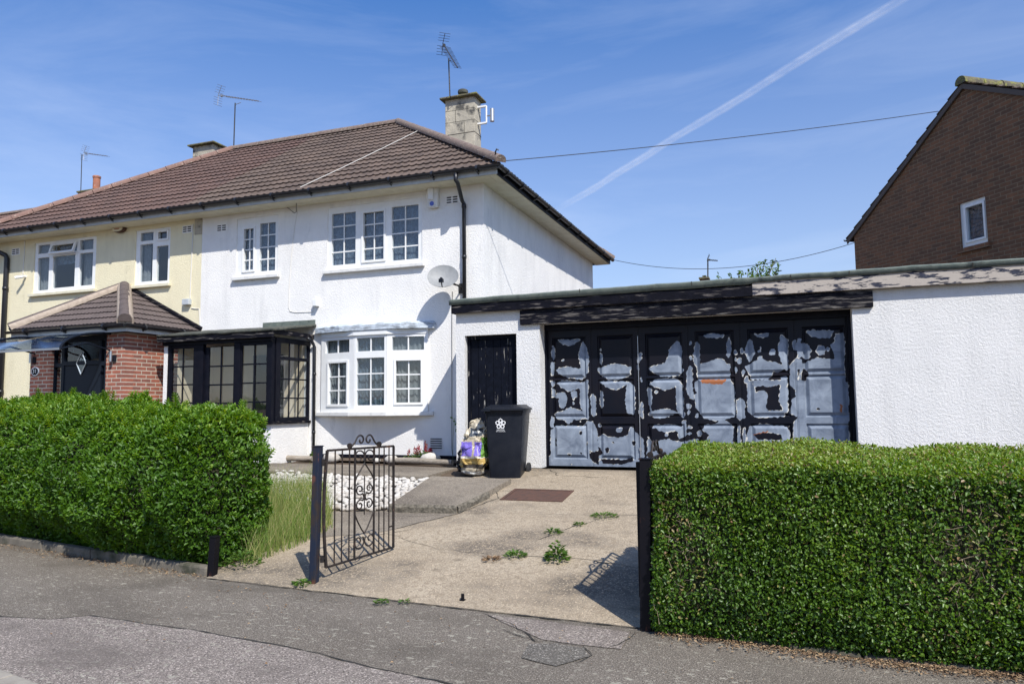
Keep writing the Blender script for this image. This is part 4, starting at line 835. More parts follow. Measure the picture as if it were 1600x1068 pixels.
mb = MB(); mb.box(-3.755, 1.165, GY-.055, GY-.001, 2.825, 3.05); mb.build('lintel', 'weathered_lintel', Ga, bevel=.005)
# felt roof with a turned-down drip along the front
mb = MB(); vs = []; seg = 120
for i in range(seg+1):
    x = XG0-.07+(XG1+.09-XG0)*i/seg; n_ = mnoise.noise(Vector((x*2.1, 0, 0)))*.010+mnoise.noise(Vector((x*7, 0, 0)))*.004; top = float(np.interp(x, [-5, -3, .2, 4], [3.285, 3.305, 3.325, 3.335])); bot = float(np.interp(x, [-5, -.4, -.32, 4], [3.19, 3.215, 3.24, 3.25]))
    vs += [(x, GY-.115, bot+n_), (x, GY-.12, top-.02+n_), (x, GY-.08, top+n_), (x, 14.05, top-.05)]
mb.add(vs, [(4*i+j, 4*i+4+j, 4*i+5+j, 4*i+1+j) for i in range(seg) for j in range(3)]); ro = mb.build('flat_roof', 'felt', Ga, auto=R(50)); s_ = ro.modifiers.new('thick', 'SOLIDIFY'); s_.thickness = .015; s_.offset = -1
mb = MB()
for px_ in (1235, 1327, 1521, 1080, 905): x = P(px_, 425, GY-.12).x; mb.box(x-.006, x+.006, GY-.1235, GY-.119, 3.255, 3.31)
mb.build('felt_joint', 'crack', ro)
# side door with boards
mb = MB(); mb.holed(sd0+.001, sd1-.001, .62, sdz-.001, [(sd0+.05, sd1-.05, .62, sdz-.06)], GY+.10, .07); fr = mb.build('side_door_frame', 'door_black', Ga)
nb = 6; bw = (sd1-sd0-.104)/nb
dr = MB(); dr.box(sd0+.052, sd1-.052, GY+.14, GY+.155, .64, sdz-.062)
for k in range(nb): x = sd0+.052+k*bw; dr.box(x+.003, x+bw-.003, GY+.122, GY+.1395, .64, sdz-.062)
dr = dr.build('side_door', 'door_black', Ga, bevel=.003)
mb = MB(); mb.box(sd0+.12, sd1-.08, GY+.27, GY+.3, .5, 2.9); mb.box(XJ0-.1, XJ1+.1, GY+.40, GY+.42, .5, 2.95); mb.build('inner_lining', 'dark_interior', Ga)
mb = MB(); q = P(702, 479, GY-.05); mb.tube([(q.x-.05, YH-.3, q.z), (XG0-.03, GY+.3, q.z+.01)], .02, 6); mb.build('pipe_stub', 'black_gutter', Ga)
# frame round the big doors
DY = 10.87
mb = MB(); mb.box(XJ0, XJ1, DY-.03, DY+.05, 2.74, 2.839); mb.box(XJ1-.045, XJ1, DY-.03, DY+.05, .64, 2.738); mb.box(XJ0, XJ0+.03, DY-.03, DY+.05, .64, 2.738); mb.build('door_surround', 'black_paint', Ga)
# ------------------------------------------------------------------ peeling garage doors
def door_mat():
    m = mat('peeling_door', (.010, .012, .022), rough=.42, spec=.2); t = m.node_tree; b = t.nodes['Principled BSDF']; L = t.links.new
    a1 = N(t, 'ShaderNodeAttribute', attribute_name='bare'); a2 = N(t, 'ShaderNodeAttribute', attribute_name='chip'); a3 = N(t, 'ShaderNodeAttribute', attribute_name='rust')
    tc = N(t, 'ShaderNodeTexCoord'); n = N(t, 'ShaderNodeTexNoise', _Scale=3.5, _Detail=8, _Roughness=.65, _Distortion=1.); L(tc.outputs['Object'], n.inputs['Vector'])
    cr = N(t, 'ShaderNodeValToRGB'); e = cr.color_ramp.elements; e[0].position = .3; e[0].color = (.11, .135, .18, 1); e[1].position = .7; e[1].color = (.29, .335, .40, 1); L(n.outputs[0], cr.inputs[0])
    n2 = N(t, 'ShaderNodeTexNoise', _Scale=2, _Detail=5); L(tc.outputs['Object'], n2.inputs['Vector'])
    cp = N(t, 'ShaderNodeValToRGB'); e = cp.color_ramp.elements; e[0].position = .4; e[0].color = (.004, .005, .010, 1); e[1].position = .7; e[1].color = (.010, .008, .011, 1); L(n2.outputs[0], cp.inputs[0])
    def mixc(f, lo, hi, c1, c2):
        r = N(t, 'ShaderNodeMapRange'); r.inputs[1].default_value, r.inputs[2].default_value = lo, hi; L(f, r.inputs[0])
        x = N(t, 'ShaderNodeMixRGB'); L(r.outputs[0], x.inputs[0])
        for k, c in ((1, c1), (2, c2)):
            if isinstance(c, tuple): x.inputs[k].default_value = (*c, 1)
            else: L(c, x.inputs[k])
        return x.outputs[0], r.outputs[0]
    rs, _ = mixc(a3.outputs['Fac'], .35, .6, cr.outputs[0], (.28, .10, .04))
    c, f = mixc(a1.outputs['Fac'], .42, .58, cp.outputs[0], rs)
    c, _ = mixc(a2.outputs['Fac'], .62, .95, c, (.62, .60, .54))
    L(c, b.inputs['Base Color']); r = N(t, 'ShaderNodeMapRange'); r.inputs[3].default_value = .40; r.inputs[4].default_value = .5; L(f, r.inputs[0]); L(r.outputs[0], b.inputs['Roughness'])
    bp = N(t, 'ShaderNodeBump', _Distance=.002, invert=True); L(a1.outputs['Fac'], bp.inputs['Height']); L(bp.outputs[0], b.inputs['Normal'])
door_mat()
ZA, ZB, ZC, ZD, ZE_, ZF = ((850, 500), 8.9), ((850, 610), 8.54), ((1000, 500), 8.9), ((1000, 600), 8.9), ((1150, 490), 8.216), ((1150, 580), 8.42)
BARE = [(ZA, [(185,280),(260,262),(480,262),(505,275),(400,345),(330,355),(260,340)]), (ZA, [(540,295),(590,370),(620,470),(620,600),(610,720),(520,830),(350,800),(200,750),(160,700),(200,665),(300,645),(420,660),(520,660),(490,580),(475,480),(500,370)]),
(ZA, [(110,335),(150,380),(150,500),(130,560),(100,500),(95,420)]), (ZA, [(90,580),(145,580),(130,760),(95,770)]), (ZA, [(95,830),(140,850),(160,880),(115,925),(90,880)]), (ZA, [(100,940),(150,960),(150,1068),(100,1068)]),
(ZA, [(170,880),(260,830),(560,860),(575,820),(615,830),(615,1068),(490,1068),(495,940),(400,980),(340,985),(240,940)]), (ZA, [(150,1040),(200,1000),(280,1010),(310,1075),(150,1075)]), (ZB, [(150,40),(280,20),(300,100),(290,210),(235,240),(195,180),(190,80)]),
(ZA, [(385,1068),(375,1030),(420,980),(450,1020),(455,1075)]), (ZB, [(365,10),(435,10),(435,60),(390,120),(360,70)]), (ZA, [(770,450),(810,470),(810,590),(800,640),(760,580)]),
(ZA, [(735,670),(800,660),(900,610),(1010,605),(1130,620),(1210,650),(1200,750),(1080,810),(950,835),(880,830),(800,780),(740,720)]),
(ZA, [(760,850),(1000,845),(1180,850),(1260,920),(1265,1075),(1125,1075),(1150,900),(1000,970),(900,950),(830,900)]),
(ZB, [(470,0),(570,0),(595,80),(595,340),(580,395),(545,370),(520,380),(400,385),(370,420),(330,440),(300,430),(260,390),(160,380),(135,330),(160,285),(270,270),(345,220),(450,250),(520,280),(480,200)]),
(ZB, [(610,70),(640,35),(685,80),(690,330),(655,345),(625,300),(630,200)]), (ZB, [(740,0),(790,0),(795,200),(765,240),(740,180)]), (ZB, [(1090,0),(1215,0),(1220,280),(1190,330),(1110,290),(1080,120)]), (ZB, [(1270,200),(1300,140),(1325,200),(1325,380),(1280,330)]),
(ZB, [(90,540),(150,460),(520,470),(560,410),(640,410),(690,480),(715,600),(715,800),(640,820),(605,790),(600,880),(640,930),(720,1000),(1300,1000),(1300,1040),(60,1040),(50,900),(85,860),(80,620)]),
(ZB, [(720,620),(790,570),(830,610),(1060,620),(1130,580),(1150,480),(1190,480),(1220,560),(1330,640),(1330,820),(1280,830),(1300,1002),(715,1002),(740,920),(720,880),(780,830),(720,740)]),
(ZC, [(120,660),(220,620),(340,595),(390,500),(400,430),(440,350),(510,285),(550,310),(585,440),(580,580),(560,650),(605,680),(540,770),(400,780),(250,770),(140,700)]), (ZC, [(120,880),(220,815),(370,795),(500,815),(560,860),(585,960),(590,1068),(500,1068),(515,920),(340,980),(220,930)]),
(ZC, [(105,930),(150,940),(165,1068),(105,1068)]), (ZC, [(690,625),(725,650),(735,1068),(690,1068),(635,970),(650,700)]), (ZC, [(780,275),(835,350),(830,600),(900,590),(1000,555),(1080,525),(1150,540),(1200,605),(1250,620),(1260,780),(1235,825),(800,825),(780,800),(795,660),(740,590),(735,470)]),
(ZC, [(760,840),(820,822),(1240,822),(1300,890),(1310,1068),(800,1068),(755,940)]), (ZC, [(860,215),(1000,185),(1190,195),(1150,235),(950,250)]), (ZC, [(1205,310),(1240,230),(1265,300),(1270,480),(1225,530),(1200,480)]),
(ZD, [(110,30),(165,60),(165,340),(145,380),(110,240)]), (ZD, [(500,0),(580,0),(600,160),(610,390),(640,430),(600,465),(550,440),(520,380),(495,240)]), (ZD, [(160,375),(280,345),(450,350),(525,390),(400,450),(280,475),(170,455),(95,420)]),
(ZD, [(165,600),(200,565),(420,555),(580,580),(570,520),(625,490),(640,500),(640,710),(540,770),(520,650),(360,665),(260,640)]), (ZD, [(640,0),(735,0),(745,220),(680,190),(650,120)]), (ZD, [(755,150),(800,120),(800,0),(1300,0),(1325,200),(1330,440),(1200,490),(1070,510),(900,480),(820,400),(770,330)]),
(ZD, [(1030,550),(1130,485),(1260,540),(1300,600),(1290,1200),(600,1200),(970,700),(860,630),(900,570)]), (ZD, [(1350,230),(1400,175),(1455,240),(1460,460),(1400,510),(1350,470)]), (ZD, [(-20,740),(50,780),(60,1200),(-20,1200)]), (ZD, [(110,720),(190,850),(280,775),(400,760),(500,800),(800,760),(900,1200),(80,1200)]),
(ZD, [(800,640),(850,630),(860,700),(800,740)]), (ZE_, [(160,315),(205,350),(240,520),(170,630),(110,500),(140,400)]), (ZE_, [(215,265),(430,240),(400,290),(340,305),(260,290)]), (ZE_, [(110,680),(230,600),(350,590),(560,640),(620,700),(560,750),(475,735),(460,790),(400,840),(200,840)]),
(ZE_, [(190,850),(580,850),(570,900),(480,930),(400,940),(340,925),(230,930)]), (ZE_, [(580,270),(670,340),(665,540),(680,700),(640,740),(560,600),(530,430)]), (ZE_, [(575,810),(640,805),(660,870),(660,1068),(580,1068)]), (ZE_, [(150,860),(190,860),(240,960),(265,1068),(150,1068)]),
(ZE_, [(265,1040),(330,970),(400,1010),(405,1068),(265,1068)]), (ZE_, [(715,360),(770,320),(785,470),(730,460)]), (ZE_, [(790,310),(845,315),(845,560),(790,560)]), (ZE_, [(850,370),(920,390),(970,480),(940,570),(900,585),(850,530)]), (ZE_, [(890,235),(1000,205),(1280,210),(1200,320),(1080,310),(960,280)]),
(ZE_, [(1210,400),(1270,360),(1280,260),(1370,250),(1400,350),(1400,740),(1440,1068),(770,1068),(760,950),(690,890),(690,660),(780,560),(850,580),(860,640),(940,600),(1040,565),(1270,580),(1250,480)]),
(ZF, [(150,160),(200,170),(250,280),(330,240),(410,270),(415,350),(400,460),(420,510),(620,520),(650,580),(540,610),(420,600),(280,620),(150,520)]), (ZF, [(590,120),(670,110),(690,400),(680,520),(630,560),(600,480),(560,370)]), (ZF, [(10,400),(60,335),(110,370),(120,600),(60,645),(20,600)]),
(ZF, [(700,180),(780,240),(780,320),(730,370),(715,540),(790,600),(830,560),(760,680),(730,1250),(1500,1250),(1480,150),(1390,100),(700,60)]), (ZF, [(170,720),(400,690),(640,720),(700,780),(720,1250),(100,1250),(150,850)]), (ZF, [(20,720),(60,720),(70,1200),(10,1200)]), (ZF, [(95,740),(130,740),(130,1200),(95,1200)])]
ELL = [(ZA,1330,510,30,65),(ZA,1308,660,20,38),(ZA,1358,830,18,45),(ZA,785,408,12,15),(ZA,262,560,14,16),(ZB,1000,525,48,32),(ZB,740,460,20,28),(ZB,390,165,15,22),(ZB,105,430,30,60),(ZB,115,380,20,30),(ZC,698,318,14,28),(ZC,698,525,18,30),(ZC,1330,445,20,38),(ZC,1415,420,20,50),(ZC,1335,550,20,35),(ZC,1385,570,25,50),(ZC,1340,690,20,50),(ZC,1430,745,18,38),(ZC,225,1000,25,25),(ZC,1480,830,25,60),
(ZD,672,305,32,45),(ZD,672,395,22,38),(ZD,785,435,28,35),(ZD,365,700,22,28),(ZD,690,605,40,22),(ZD,690,690,45,18),(ZE_,470,490,40,45),(ZE_,1095,465,60,70),(ZE_,1185,450,20,28),(ZE_,315,430,12,16),(ZE_,310,570,30,35),(ZE_,290,480,20,20),(ZF,95,15,14,45)]
HOLE = [(ZB,[(740,905),(1060,920),(1190,900),(1200,940),(1000,985),(780,975)]), (ZE_,[(790,710),(830,720),(800,870)]), (ZE_,[(850,700),(930,730),(945,790),(880,870),(840,840)]), (ZF,[(230,830),(420,800),(600,830),(620,900),(300,900)]),(ZB,[(640,850),(715,800),(730,920),(660,930)])]
HELL = [(ZB,490,560,25,30),(ZB,155,680,12,80),(ZB,335,850,30,20),(ZB,490,835,18,18),(ZB,845,790,25,40),(ZB,920,695,25,14),(ZB,1200,695,22,35),(ZB,570,700,10,25),(ZB,350,985,20,8),(ZF,1080,490,40,20),(ZF,940,345,10,8)]
RUST = [(ZC,[(820,822),(1210,822),(1180,870),(1080,895),(940,885),(860,860)]),(ZF,[(1370,420),(1410,430),(1405,530),(1375,540)]),(ZF,[(220,820),(420,790),(430,850),(230,850)])]
def garage_doors():
    X0, X1, Z0, Z1 = XJ0+.032, XJ1-.047, .66, 2.738; st_ = .0095
    nx, nz = int((X1-X0)/st_), int((Z1-Z0)/st_); xs = np.linspace(X0, X1, nx+1); zs = np.linspace(Z0, Z1, nz+1); XX, ZZ = np.meshgrid(xs, zs, indexing='ij')
    def nz2(x, z, f, ph):
        r = 0
        for k, (a, b, c) in enumerate(((1, .3, 0), (-.4, 1, 1.3), (.7, .8, 2.1), (1.9, -1.1, .5), (-1.3, 2.3, 4.), (3.1, 2.7, .9), (-3.9, 3.3, 2.2))):
            r = r+np.sin((a*x+b*z)*f+c+ph*(k+1))/(1+.35*k)
        return r
    wx = XX+.0035*nz2(XX, ZZ, 27, .3)+.0036*nz2(XX, ZZ, 83, 1); wz = ZZ+.0035*nz2(XX, ZZ, 25, 2.3)+.0036*nz2(XX, ZZ, 89, 4)
    def tow(zm, pts):
        (ox, oy), s = zm; o = []
        for a, b in pts: p = P(ox+a/s, oy+b/s, DY); o.append((p.x, p.z))
        return o
    def pip(poly):
        ins = np.zeros(XX.shape, bool); n = len(poly)
        for i in range(n):
            (xa, za), (xb, zb) = poly[i], poly[(i+1) % n]
            if za == zb: continue
            c = (za > wz) != (zb > wz); ins ^= c & (wx < (xb-xa)*(wz-za)/(zb-za)+xa)
        return ins
    bare = np.zeros(XX.shape, bool); rust = bare.copy()
    for z_, p in BARE: bare |= pip(tow(z_, p))
    def ell(z_, a, b, ra, rb): (p, q), = tow(z_, [(a, b)]), ; c = tow(z_, [(a+ra, b), (a, b+rb)]); return None
    for z_, a, b, ra, rb in ELL:
        bare |= pip(tow(z_, [(a+ra*math.cos(k*.7), b+rb*math.sin(k*.7)) for k in range(9)]))
    for z_, p in HOLE: bare &= ~pip(tow(z_, p))
    for z_, a, b, ra, rb in HELL: bare &= ~pip(tow(z_, [(a+ra*math.cos(k*.7), b+rb*math.sin(k*.7)) for k in range(9)]))
    # small random flecks, denser towards the foot
    fl = nz2(XX, ZZ, 47, 7.)+.8*nz2(XX, ZZ, 23, 3.); bare |= fl > (4.2+1.1*(ZZ-Z0)); bare &= ~((fl < -4.9) & (ZZ < 1.7))
    for z_, p in RUST: rust |= pip(tow(z_, p))
    B = bare.astype(float)
    def blur(A): 
        A = np.pad(A, 1, mode='edge'); A = (A[:-2]+A[1:-1]*2+A[2:])/4; return (A[:, :-2]+A[:, 1:-1]*2+A[:, 2:])/4
    Bs = blur(B); chip = 4*Bs*(1-Bs)*(Bs < .97); cn = nz2(XX, ZZ, 19, 5.)*.5+nz2(XX, ZZ, 71, 2.)*.4; chip = chip*np.clip(.75+.42*cn, 0, 1.15)
    # panel relief
    lw = (XJ1-XJ0)/6; t = thing('garage_doors', (-1.27, DY, .65), 'folding garage doors with black paint peeling off in large patches down to bare grey metal', 'garage door')
    def prof(d):     # depth (towards the inside) by distance inside the panel edge
        return np.interp(d, [-.006, 0, .012, .055, .2], [0, .026, .026, -.004, -.004])*(d > -.006)
    for i in range(6):
        a, b = XJ0+i*lw, XJ0+(i+1)*lw; a = max(a, X0)+.0015; b = min(b, X1)-.0015
        ii = np.where((xs >= a-st_*.5) & (xs <= b+st_*.5))[0]; sub = np.s_[ii[0]:ii[-1]+1, :]; x = XX[sub]; z = ZZ[sub].copy()
        x = a+(x-x.min())*(b-a)/(x.max()-x.min()); D = np.zeros(x.shape); c0 = XJ0+i*lw
        for z0, z1 in ((1.995, 2.62), (1.395, 1.955), (.775, 1.285)):
            d = np.minimum(np.minimum(x-(c0+.115), c0+lw-.085-x), np.minimum(z-z0, z1-z)); D += prof(d)
        D += np.where((x-a < .010) | (b-x < .010), .004, 0)
        n0, n1 = x.shape; v = np.stack([x, DY+.012+D, z], -1).reshape(-1, 3)
        w = np.array(t.location); idx = np.arange(n0*n1).reshape(n0, n1)
        f = np.stack([idx[:-1, :-1], idx[1:, :-1], idx[1:, 1:], idx[:-1, 1:]], -1).reshape(-1, 4)
        me = bpy.data.meshes.new('door_leaf'); me.from_pydata((v-w).tolist(), [], f.tolist())
        for nm, A in (('bare', Bs), ('chip', chip), ('rust', blur(rust.astype(float)))):
            at = me.attributes.new(nm, 'FLOAT', 'POINT'); at.data.foreach_set('value', A[sub].reshape(-1).astype(np.float32))
        me.materials.append(MATS['peeling_door']); o = bpy.data.objects.new('door_leaf', me); COL.objects.link(o); o.parent = t
        s_ = o.modifiers.new('thick', 'SOLIDIFY'); s_.thickness = .01; s_.offset = -1
    # meeting rod between second and third leaf
    mb = MB(); xr = XJ0+2*lw; mb.tube([(xr, DY-.006, .70), (xr, DY-.006, 2.60)], .007, 6)
    for z in (.9, 1.45, 2.2): mb.box(xr-.016, xr+.016, DY-.01, DY+.008, z, z+.05)
    mb.build('rod', 'alu', t)
garage_doors()

# ------------------------------------------------------------------ wheelie bin
def bin_():
    a, b = G(760, 748), G(817, 747); c = Vector(((a.x+b.x)/2, (a.y+b.y)/2, 0)); gz = .600
    u = Vector((.985, .17, 0)).normalized(); cen = Vector((a.x, a.y, 0))+u*.265+Vector((-u.y, u.x, 0))*.0
    gz = min(P(785, 749, cen.y-.02).z, .605)
    T = frame(Vector((cen.x, cen.y, gz)), u)
    t = thing('wheelie_bin', (cen.x, cen.y, gz), 'black wheelie bin with a white flower emblem, standing before the black side door', 'wheelie bin')
    mb = MB(); mb.T = T; lv = [(0.0, .215, .0, .46, .04), (.03, .222, -.005, .47, .03), (.55, .25, -.02, .58, .03), (.93, .268, -.035, .66, .03), (.931, .280, -.05, .67, .02), (.98, .285, -.055, .68, .02)]; vs = []; m_ = 16
    for z, hw, y0, y1, r in lv:
        for k, (cx, cy) in enumerate(((hw-r, y0+r), (hw-r, y1-r), (-hw+r, y1-r), (-hw+r, y0+r))):
            for j in range(4): th = -math.pi/2+k*math.pi/2+j*math.pi/6; vs.append((cx+r*math.cos(th), cy+r*math.sin(th), z))
    mb.add(vs, [(i*m_+k, i*m_+(k+1) % m_, (i+1)*m_+(k+1) % m_, (i+1)*m_+k) for i in range(len(lv)-1) for k in range(m_)]+[tuple(range(m_-1, -1, -1)), tuple(range((len(lv)-1)*m_, len(lv)*m_))])
    mb.build('body', 'black_plastic', t, auto=R(38))
    mb = MB(); mb.T = T; vs = []
    for z, hw, y0, y1, r in ((.975, .30, -.095, .70, .03), (1.0, .30, -.095, .70, .03), (1.012, .285, -.075, .69, .03), (1.03, .255, .0, .67, .05), (1.055, .23, .12, .64, .06)):
        for k, (cx, cy) in enumerate(((hw-r, y0+r), (hw-r, y1-r), (-hw+r, y1-r), (-hw+r, y0+r))):
            for j in range(4): th = -math.pi/2+k*math.pi/2+j*math.pi/6; vs.append((cx+r*math.cos(th), cy+r*math.sin(th), z))
    mb.add(vs, [(i*m_+k, i*m_+(k+1) % m_, (i+1)*m_+(k+1) % m_, (i+1)*m_+k) for i in range(4) for k in range(m_)]+[tuple(range(m_-1, -1, -1)), tuple(range(4*m_, 5*m_))])
    mb.box(-.31, -.18, -.125, -.09, .965, .99); mb.build('lid', 'black_plastic', t, auto=R(30))
    mb = MB(); mb.T = T; mb.tube([(-.24, .74, .97), (.24, .74, .97)], .016, 8); mb.tube([(-.2, .66, .95), (-.2, .74, .97)], .014, 6); mb.tube([(.2, .66, .95), (.2, .74, .97)], .014, 6); mb.build('handle', 'black_plastic', t)
    mb = MB(); mb.T = T; mb.tube([(-.27, .50, .10), (.27, .50, .10)], .012, 8); mb.build('axle', 'steel', t)
    for s in (-1, 1):
        mb = MB(); mb.T = T; mb.tube([(s*.235, .50, .10), (s*.245, .50, .10), (s*.285, .50, .10), (s*.292, .50, .10)], [.085, .10, .10, .085], 24); w_ = mb.build('wheel', 'rubber', t, auto=R(40))
        mb = MB(); mb.T = T; mb.tube([(s*.2925, .50, .10), (s*.298, .50, .10)], [.045, .04], 12); mb.build('hub', 'black_plastic', w_)
    # flower emblem: five petal outlines, ring and small lines of text, printed on the front
    mb = MB(); mb.T = T; cz = .785; cx = -.045; y_ = lambda z: -.005-.0322*(z/.93)-.0045
    def stroke(pts, w):
        n = len(pts); vs = []
        for i in range(n):
            a_, b_ = Vector(pts[(i-1) % n]), Vector(pts[(i+1) % n]); d = (b_-a_).normalized(); x, z = pts[i]
            for s in (-1, 1): xx, zz = x-d.y*w*s/2, z+d.x*w*s/2; vs.append((xx, y_(zz), zz))
        mb.add(vs, [(2*i, 2*i+1, (2*i+3) % (2*n), (2*i+2) % (2*n)) for i in range(n)])
    for k in range(5):
        a_ = math.pi/2+k*2*math.pi/5; pts = []
        for (r, o) in ((.022, -.18), (.035, -.45), (.052, -.50), (.064, -.34), (.064, -.20), (.074, 0), (.064, .20), (.064, .34), (.052, .50), (.035, .45), (.022, .18)): pts.append((cx+r*math.cos(a_+o), cz+r*math.sin(a_+o)))
        stroke(pts, .0115)
    stroke([(cx+.014*math.cos(k*.6283), cz+.014*math.sin(k*.6283)) for k in range(10)], .006)
    mb.build('emblem', 'white_print', t, weld=False)
    for s, z, sz in (('LEICESTER', .700, .024), ('CITY COUNCIL', .678, .020)):
        p_ = T @ Vector((cx, y_(z)-.002, z)); text(t, s, p_, sz, 'white_print', rot=Matrix.Rotation(math.atan2(u.y, u.x), 4, 'Z') @ Matrix.Rotation(R(90), 4, 'X'), ext=.0006)
bin_()

# ------------------------------------------------------------------ sacks beside the bin
def bag_mat():
    m = mat('printed_plastic', (.36, .30, .20), (.52, .46, .35), sc=8, rough=.3, bump=(18, .02)); t = m.node_tree; L = t.links.new
    tc = N(t, 'ShaderNodeTexCoord'); sp = N(t, 'ShaderNodeSeparateXYZ'); nn = N(t, 'ShaderNodeTexNoise', _Scale=7, _Detail=3); mm = N(t, 'ShaderNodeVectorMath', operation='SCALE'); mm.inputs['Scale'].default_value = .06
    ad = N(t, 'ShaderNodeVectorMath', operation='ADD'); L(tc.outputs['Object'], nn.inputs['Vector']); L(nn.outputs['Color'], mm.inputs[0]); L(tc.outputs['Object'], ad.inputs[0]); L(mm.outputs[0], ad.inputs[1]); L(ad.outputs[0], sp.inputs[0])
    def box(x0, x1, z0, z1):
        o = None
        for sck, lo, hi in ((0, x0, x1), (2, z0, z1)):
            for op, v in (('GREATER_THAN', lo), ('LESS_THAN', hi)):
                q = N(t, 'ShaderNodeMath', operation=op); L(sp.outputs[sck], q.inputs[0]); q.inputs[1].default_value = v
                if o is None: o = q.outputs[0]
                else: w = N(t, 'ShaderNodeMath', operation='MULTIPLY'); L(o, w.inputs[0]); L(q.outputs[0], w.inputs[1]); o = w.outputs[0]
        return o
    mixin(m, (.19, .14, .50), box(-.12, .06, .30, .50)); mixin(m, (.19, .14, .50), box(.10, .19, .30, .50)); mixin(m, (.52, .36, .12), box(-.19, .26, .13, .27))
    mixin(m, (.06, .05, .04), nodemask(m, 30, .52, .56, detail=3) if 0 else box(-.10, .22, .13, .19)); mixin(m, (.80, .78, .72), box(-.10, .25, .27, .285)); mixin(m, (.16, .32, .06), box(.19, .30, .28, .56)); mixin(m, (.55, .54, .50), box(-.3, .4, -.1, .08)); mixin(m, (.07, .08, .09), box(.0, .2, .58, .70)); mixin(m, (.75, .73, .66), box(.04, .16, .62, .66))
bag_mat()
def sack(name, c, w, d, h, m, label, lean=.0, rag=.05, seed=0, cat='sack'):
    bm = bmesh.new(); bmesh.ops.create_icosphere(bm, subdivisions=5, radius=1)
    for v in bm.verts:
        p = v.co.copy(); q = 1-.22*max(0, p.z)**1.5; z = (p.z+1)/2
        x = math.copysign(abs(p.x)**.7, p.x)*w/2*(1.12-.42*z+.05*math.sin(z*9)); y = math.copysign(abs(p.y)**.8, p.y)*d/2*q*(1.1-.5*z)
        n_ = mnoise.noise_vector(Vector((p.x*2.2, p.y*2.2, p.z*3.3+seed)))*rag+mnoise.noise_vector(Vector((p.x*7, p.y*7, p.z*8+seed)))*rag*.45
        v.co = Vector((x+n_.x+lean*z*z, y+n_.y, max(0.0, h*(z**.9)+n_.z*.8-.015)))
    me = bpy.data.meshes.new(name); bm.to_mesh(me); bm.free(); me.shade_smooth(); me.materials.append(MATS[m]); o = bpy.data.objects.new(name, me); COL.objects.link(o); o.location = c; return tag(o, label, cat)
bz = G(735, 748)
sack('compost_sack', (bz.x-.02, bz.y+.16, .600), .42, .28, .80, 'printed_plastic', 'part-empty purple and yellow printed plastic sack slumped against the wheelie bin', lean=.08, rag=.06, seed=3)
mat('bin_liner', (.010, .010, .011), rough=.25, bump=(25, .01))
sack('black_bag', (bz.x-.25, bz.y+.36, .605), .20, .22, .48, 'bin_liner', 'crumpled black plastic bag behind the printed sack', lean=.07, rag=.07, seed=9, cat='bag')

# ------------------------------------------------------------------ gate posts and gates
mat('post_blue', (.012, .018, .036), (.035, .025, .02), sc=9, rough=.6, ramp=(.45, .6), c3=(.13, .05, .03), sc3=5.5, r3=(.56, .62), stretch=(1, 1, .45), spec=.3)
mat('post_black', (.003, .003, .006), (.006, .005, .007), sc=6, rough=.5, spec=.2, c3=(.08, .03, .02), sc3=9, r3=(.62, .7), stretch=(1, 1, .5))
mat('gate_iron', (.014, .012, .012), (.040, .027, .021), sc=9, rough=.6, ramp=(.42, .7), c3=(.12, .06, .035), sc3=14, r3=(.62, .72), spec=.3)
def post(px_, pyt, X, Y, z0, m, label, w=.075):
    zt_ = P(px_, pyt, Y).z; top = P(px_, pyt, Y); t = thing('gate_post', (X, Y, z0), label, 'gate post'); mb = MB(); hw = w/2
    mb.add([(X-hw, Y-hw, z0-.1), (X+hw, Y-hw, z0-.1), (X+hw, Y+hw, z0-.1), (X-hw, Y+hw, z0-.1), (top.x-hw, Y-hw, zt_), (top.x+hw, Y-hw, zt_), (top.x+hw, Y+hw, zt_), (top.x-hw, Y+hw, zt_)], [(3, 2, 1, 0), (4, 5, 6, 7), (0, 1, 5, 4), (1, 2, 6, 5), (2, 3, 7, 6), (3, 0, 4, 7)])
    mb.build('shaft', m, t, bevel=.004); mb = MB(); mb.box(top.x-hw-.006, top.x+hw+.006, Y-hw-.006, Y+hw+.006, zt_, zt_+.008); mb.build('cap', m, t)
    if px_ > 900: mb = MB(); mb.box(top.x-hw-.035, top.x-hw-.005, Y+.0, Y+.03, z0+.22, zt_-.02); mb.build('stile', m, t, bevel=.003)
    return top
post(497, 697, -4.02, 5.68, .0, 'post_blue', 'leaning blue and rust metal gate post holding the open scrolled gate', .066)
post(1009, 717, -.975, 5.33, .0, 'post_black', 'black metal gate post at the corner of the clipped hedge', .078)
post(336, 838, -5.19, 5.70, .0, 'post_black', 'short dark metal post at the end of the tall leafy hedge', .07)
def scroll(cx, cz, r0, r1, a0, a1, n=22):
    return [(cx+(r0+(r1-r0)*k/n)*math.cos(a0+(a1-a0)*k/n), cz+(r0+(r1-r0)*k/n)*math.sin(a0+(a1-a0)*k/n)) for k in range(n+1)]
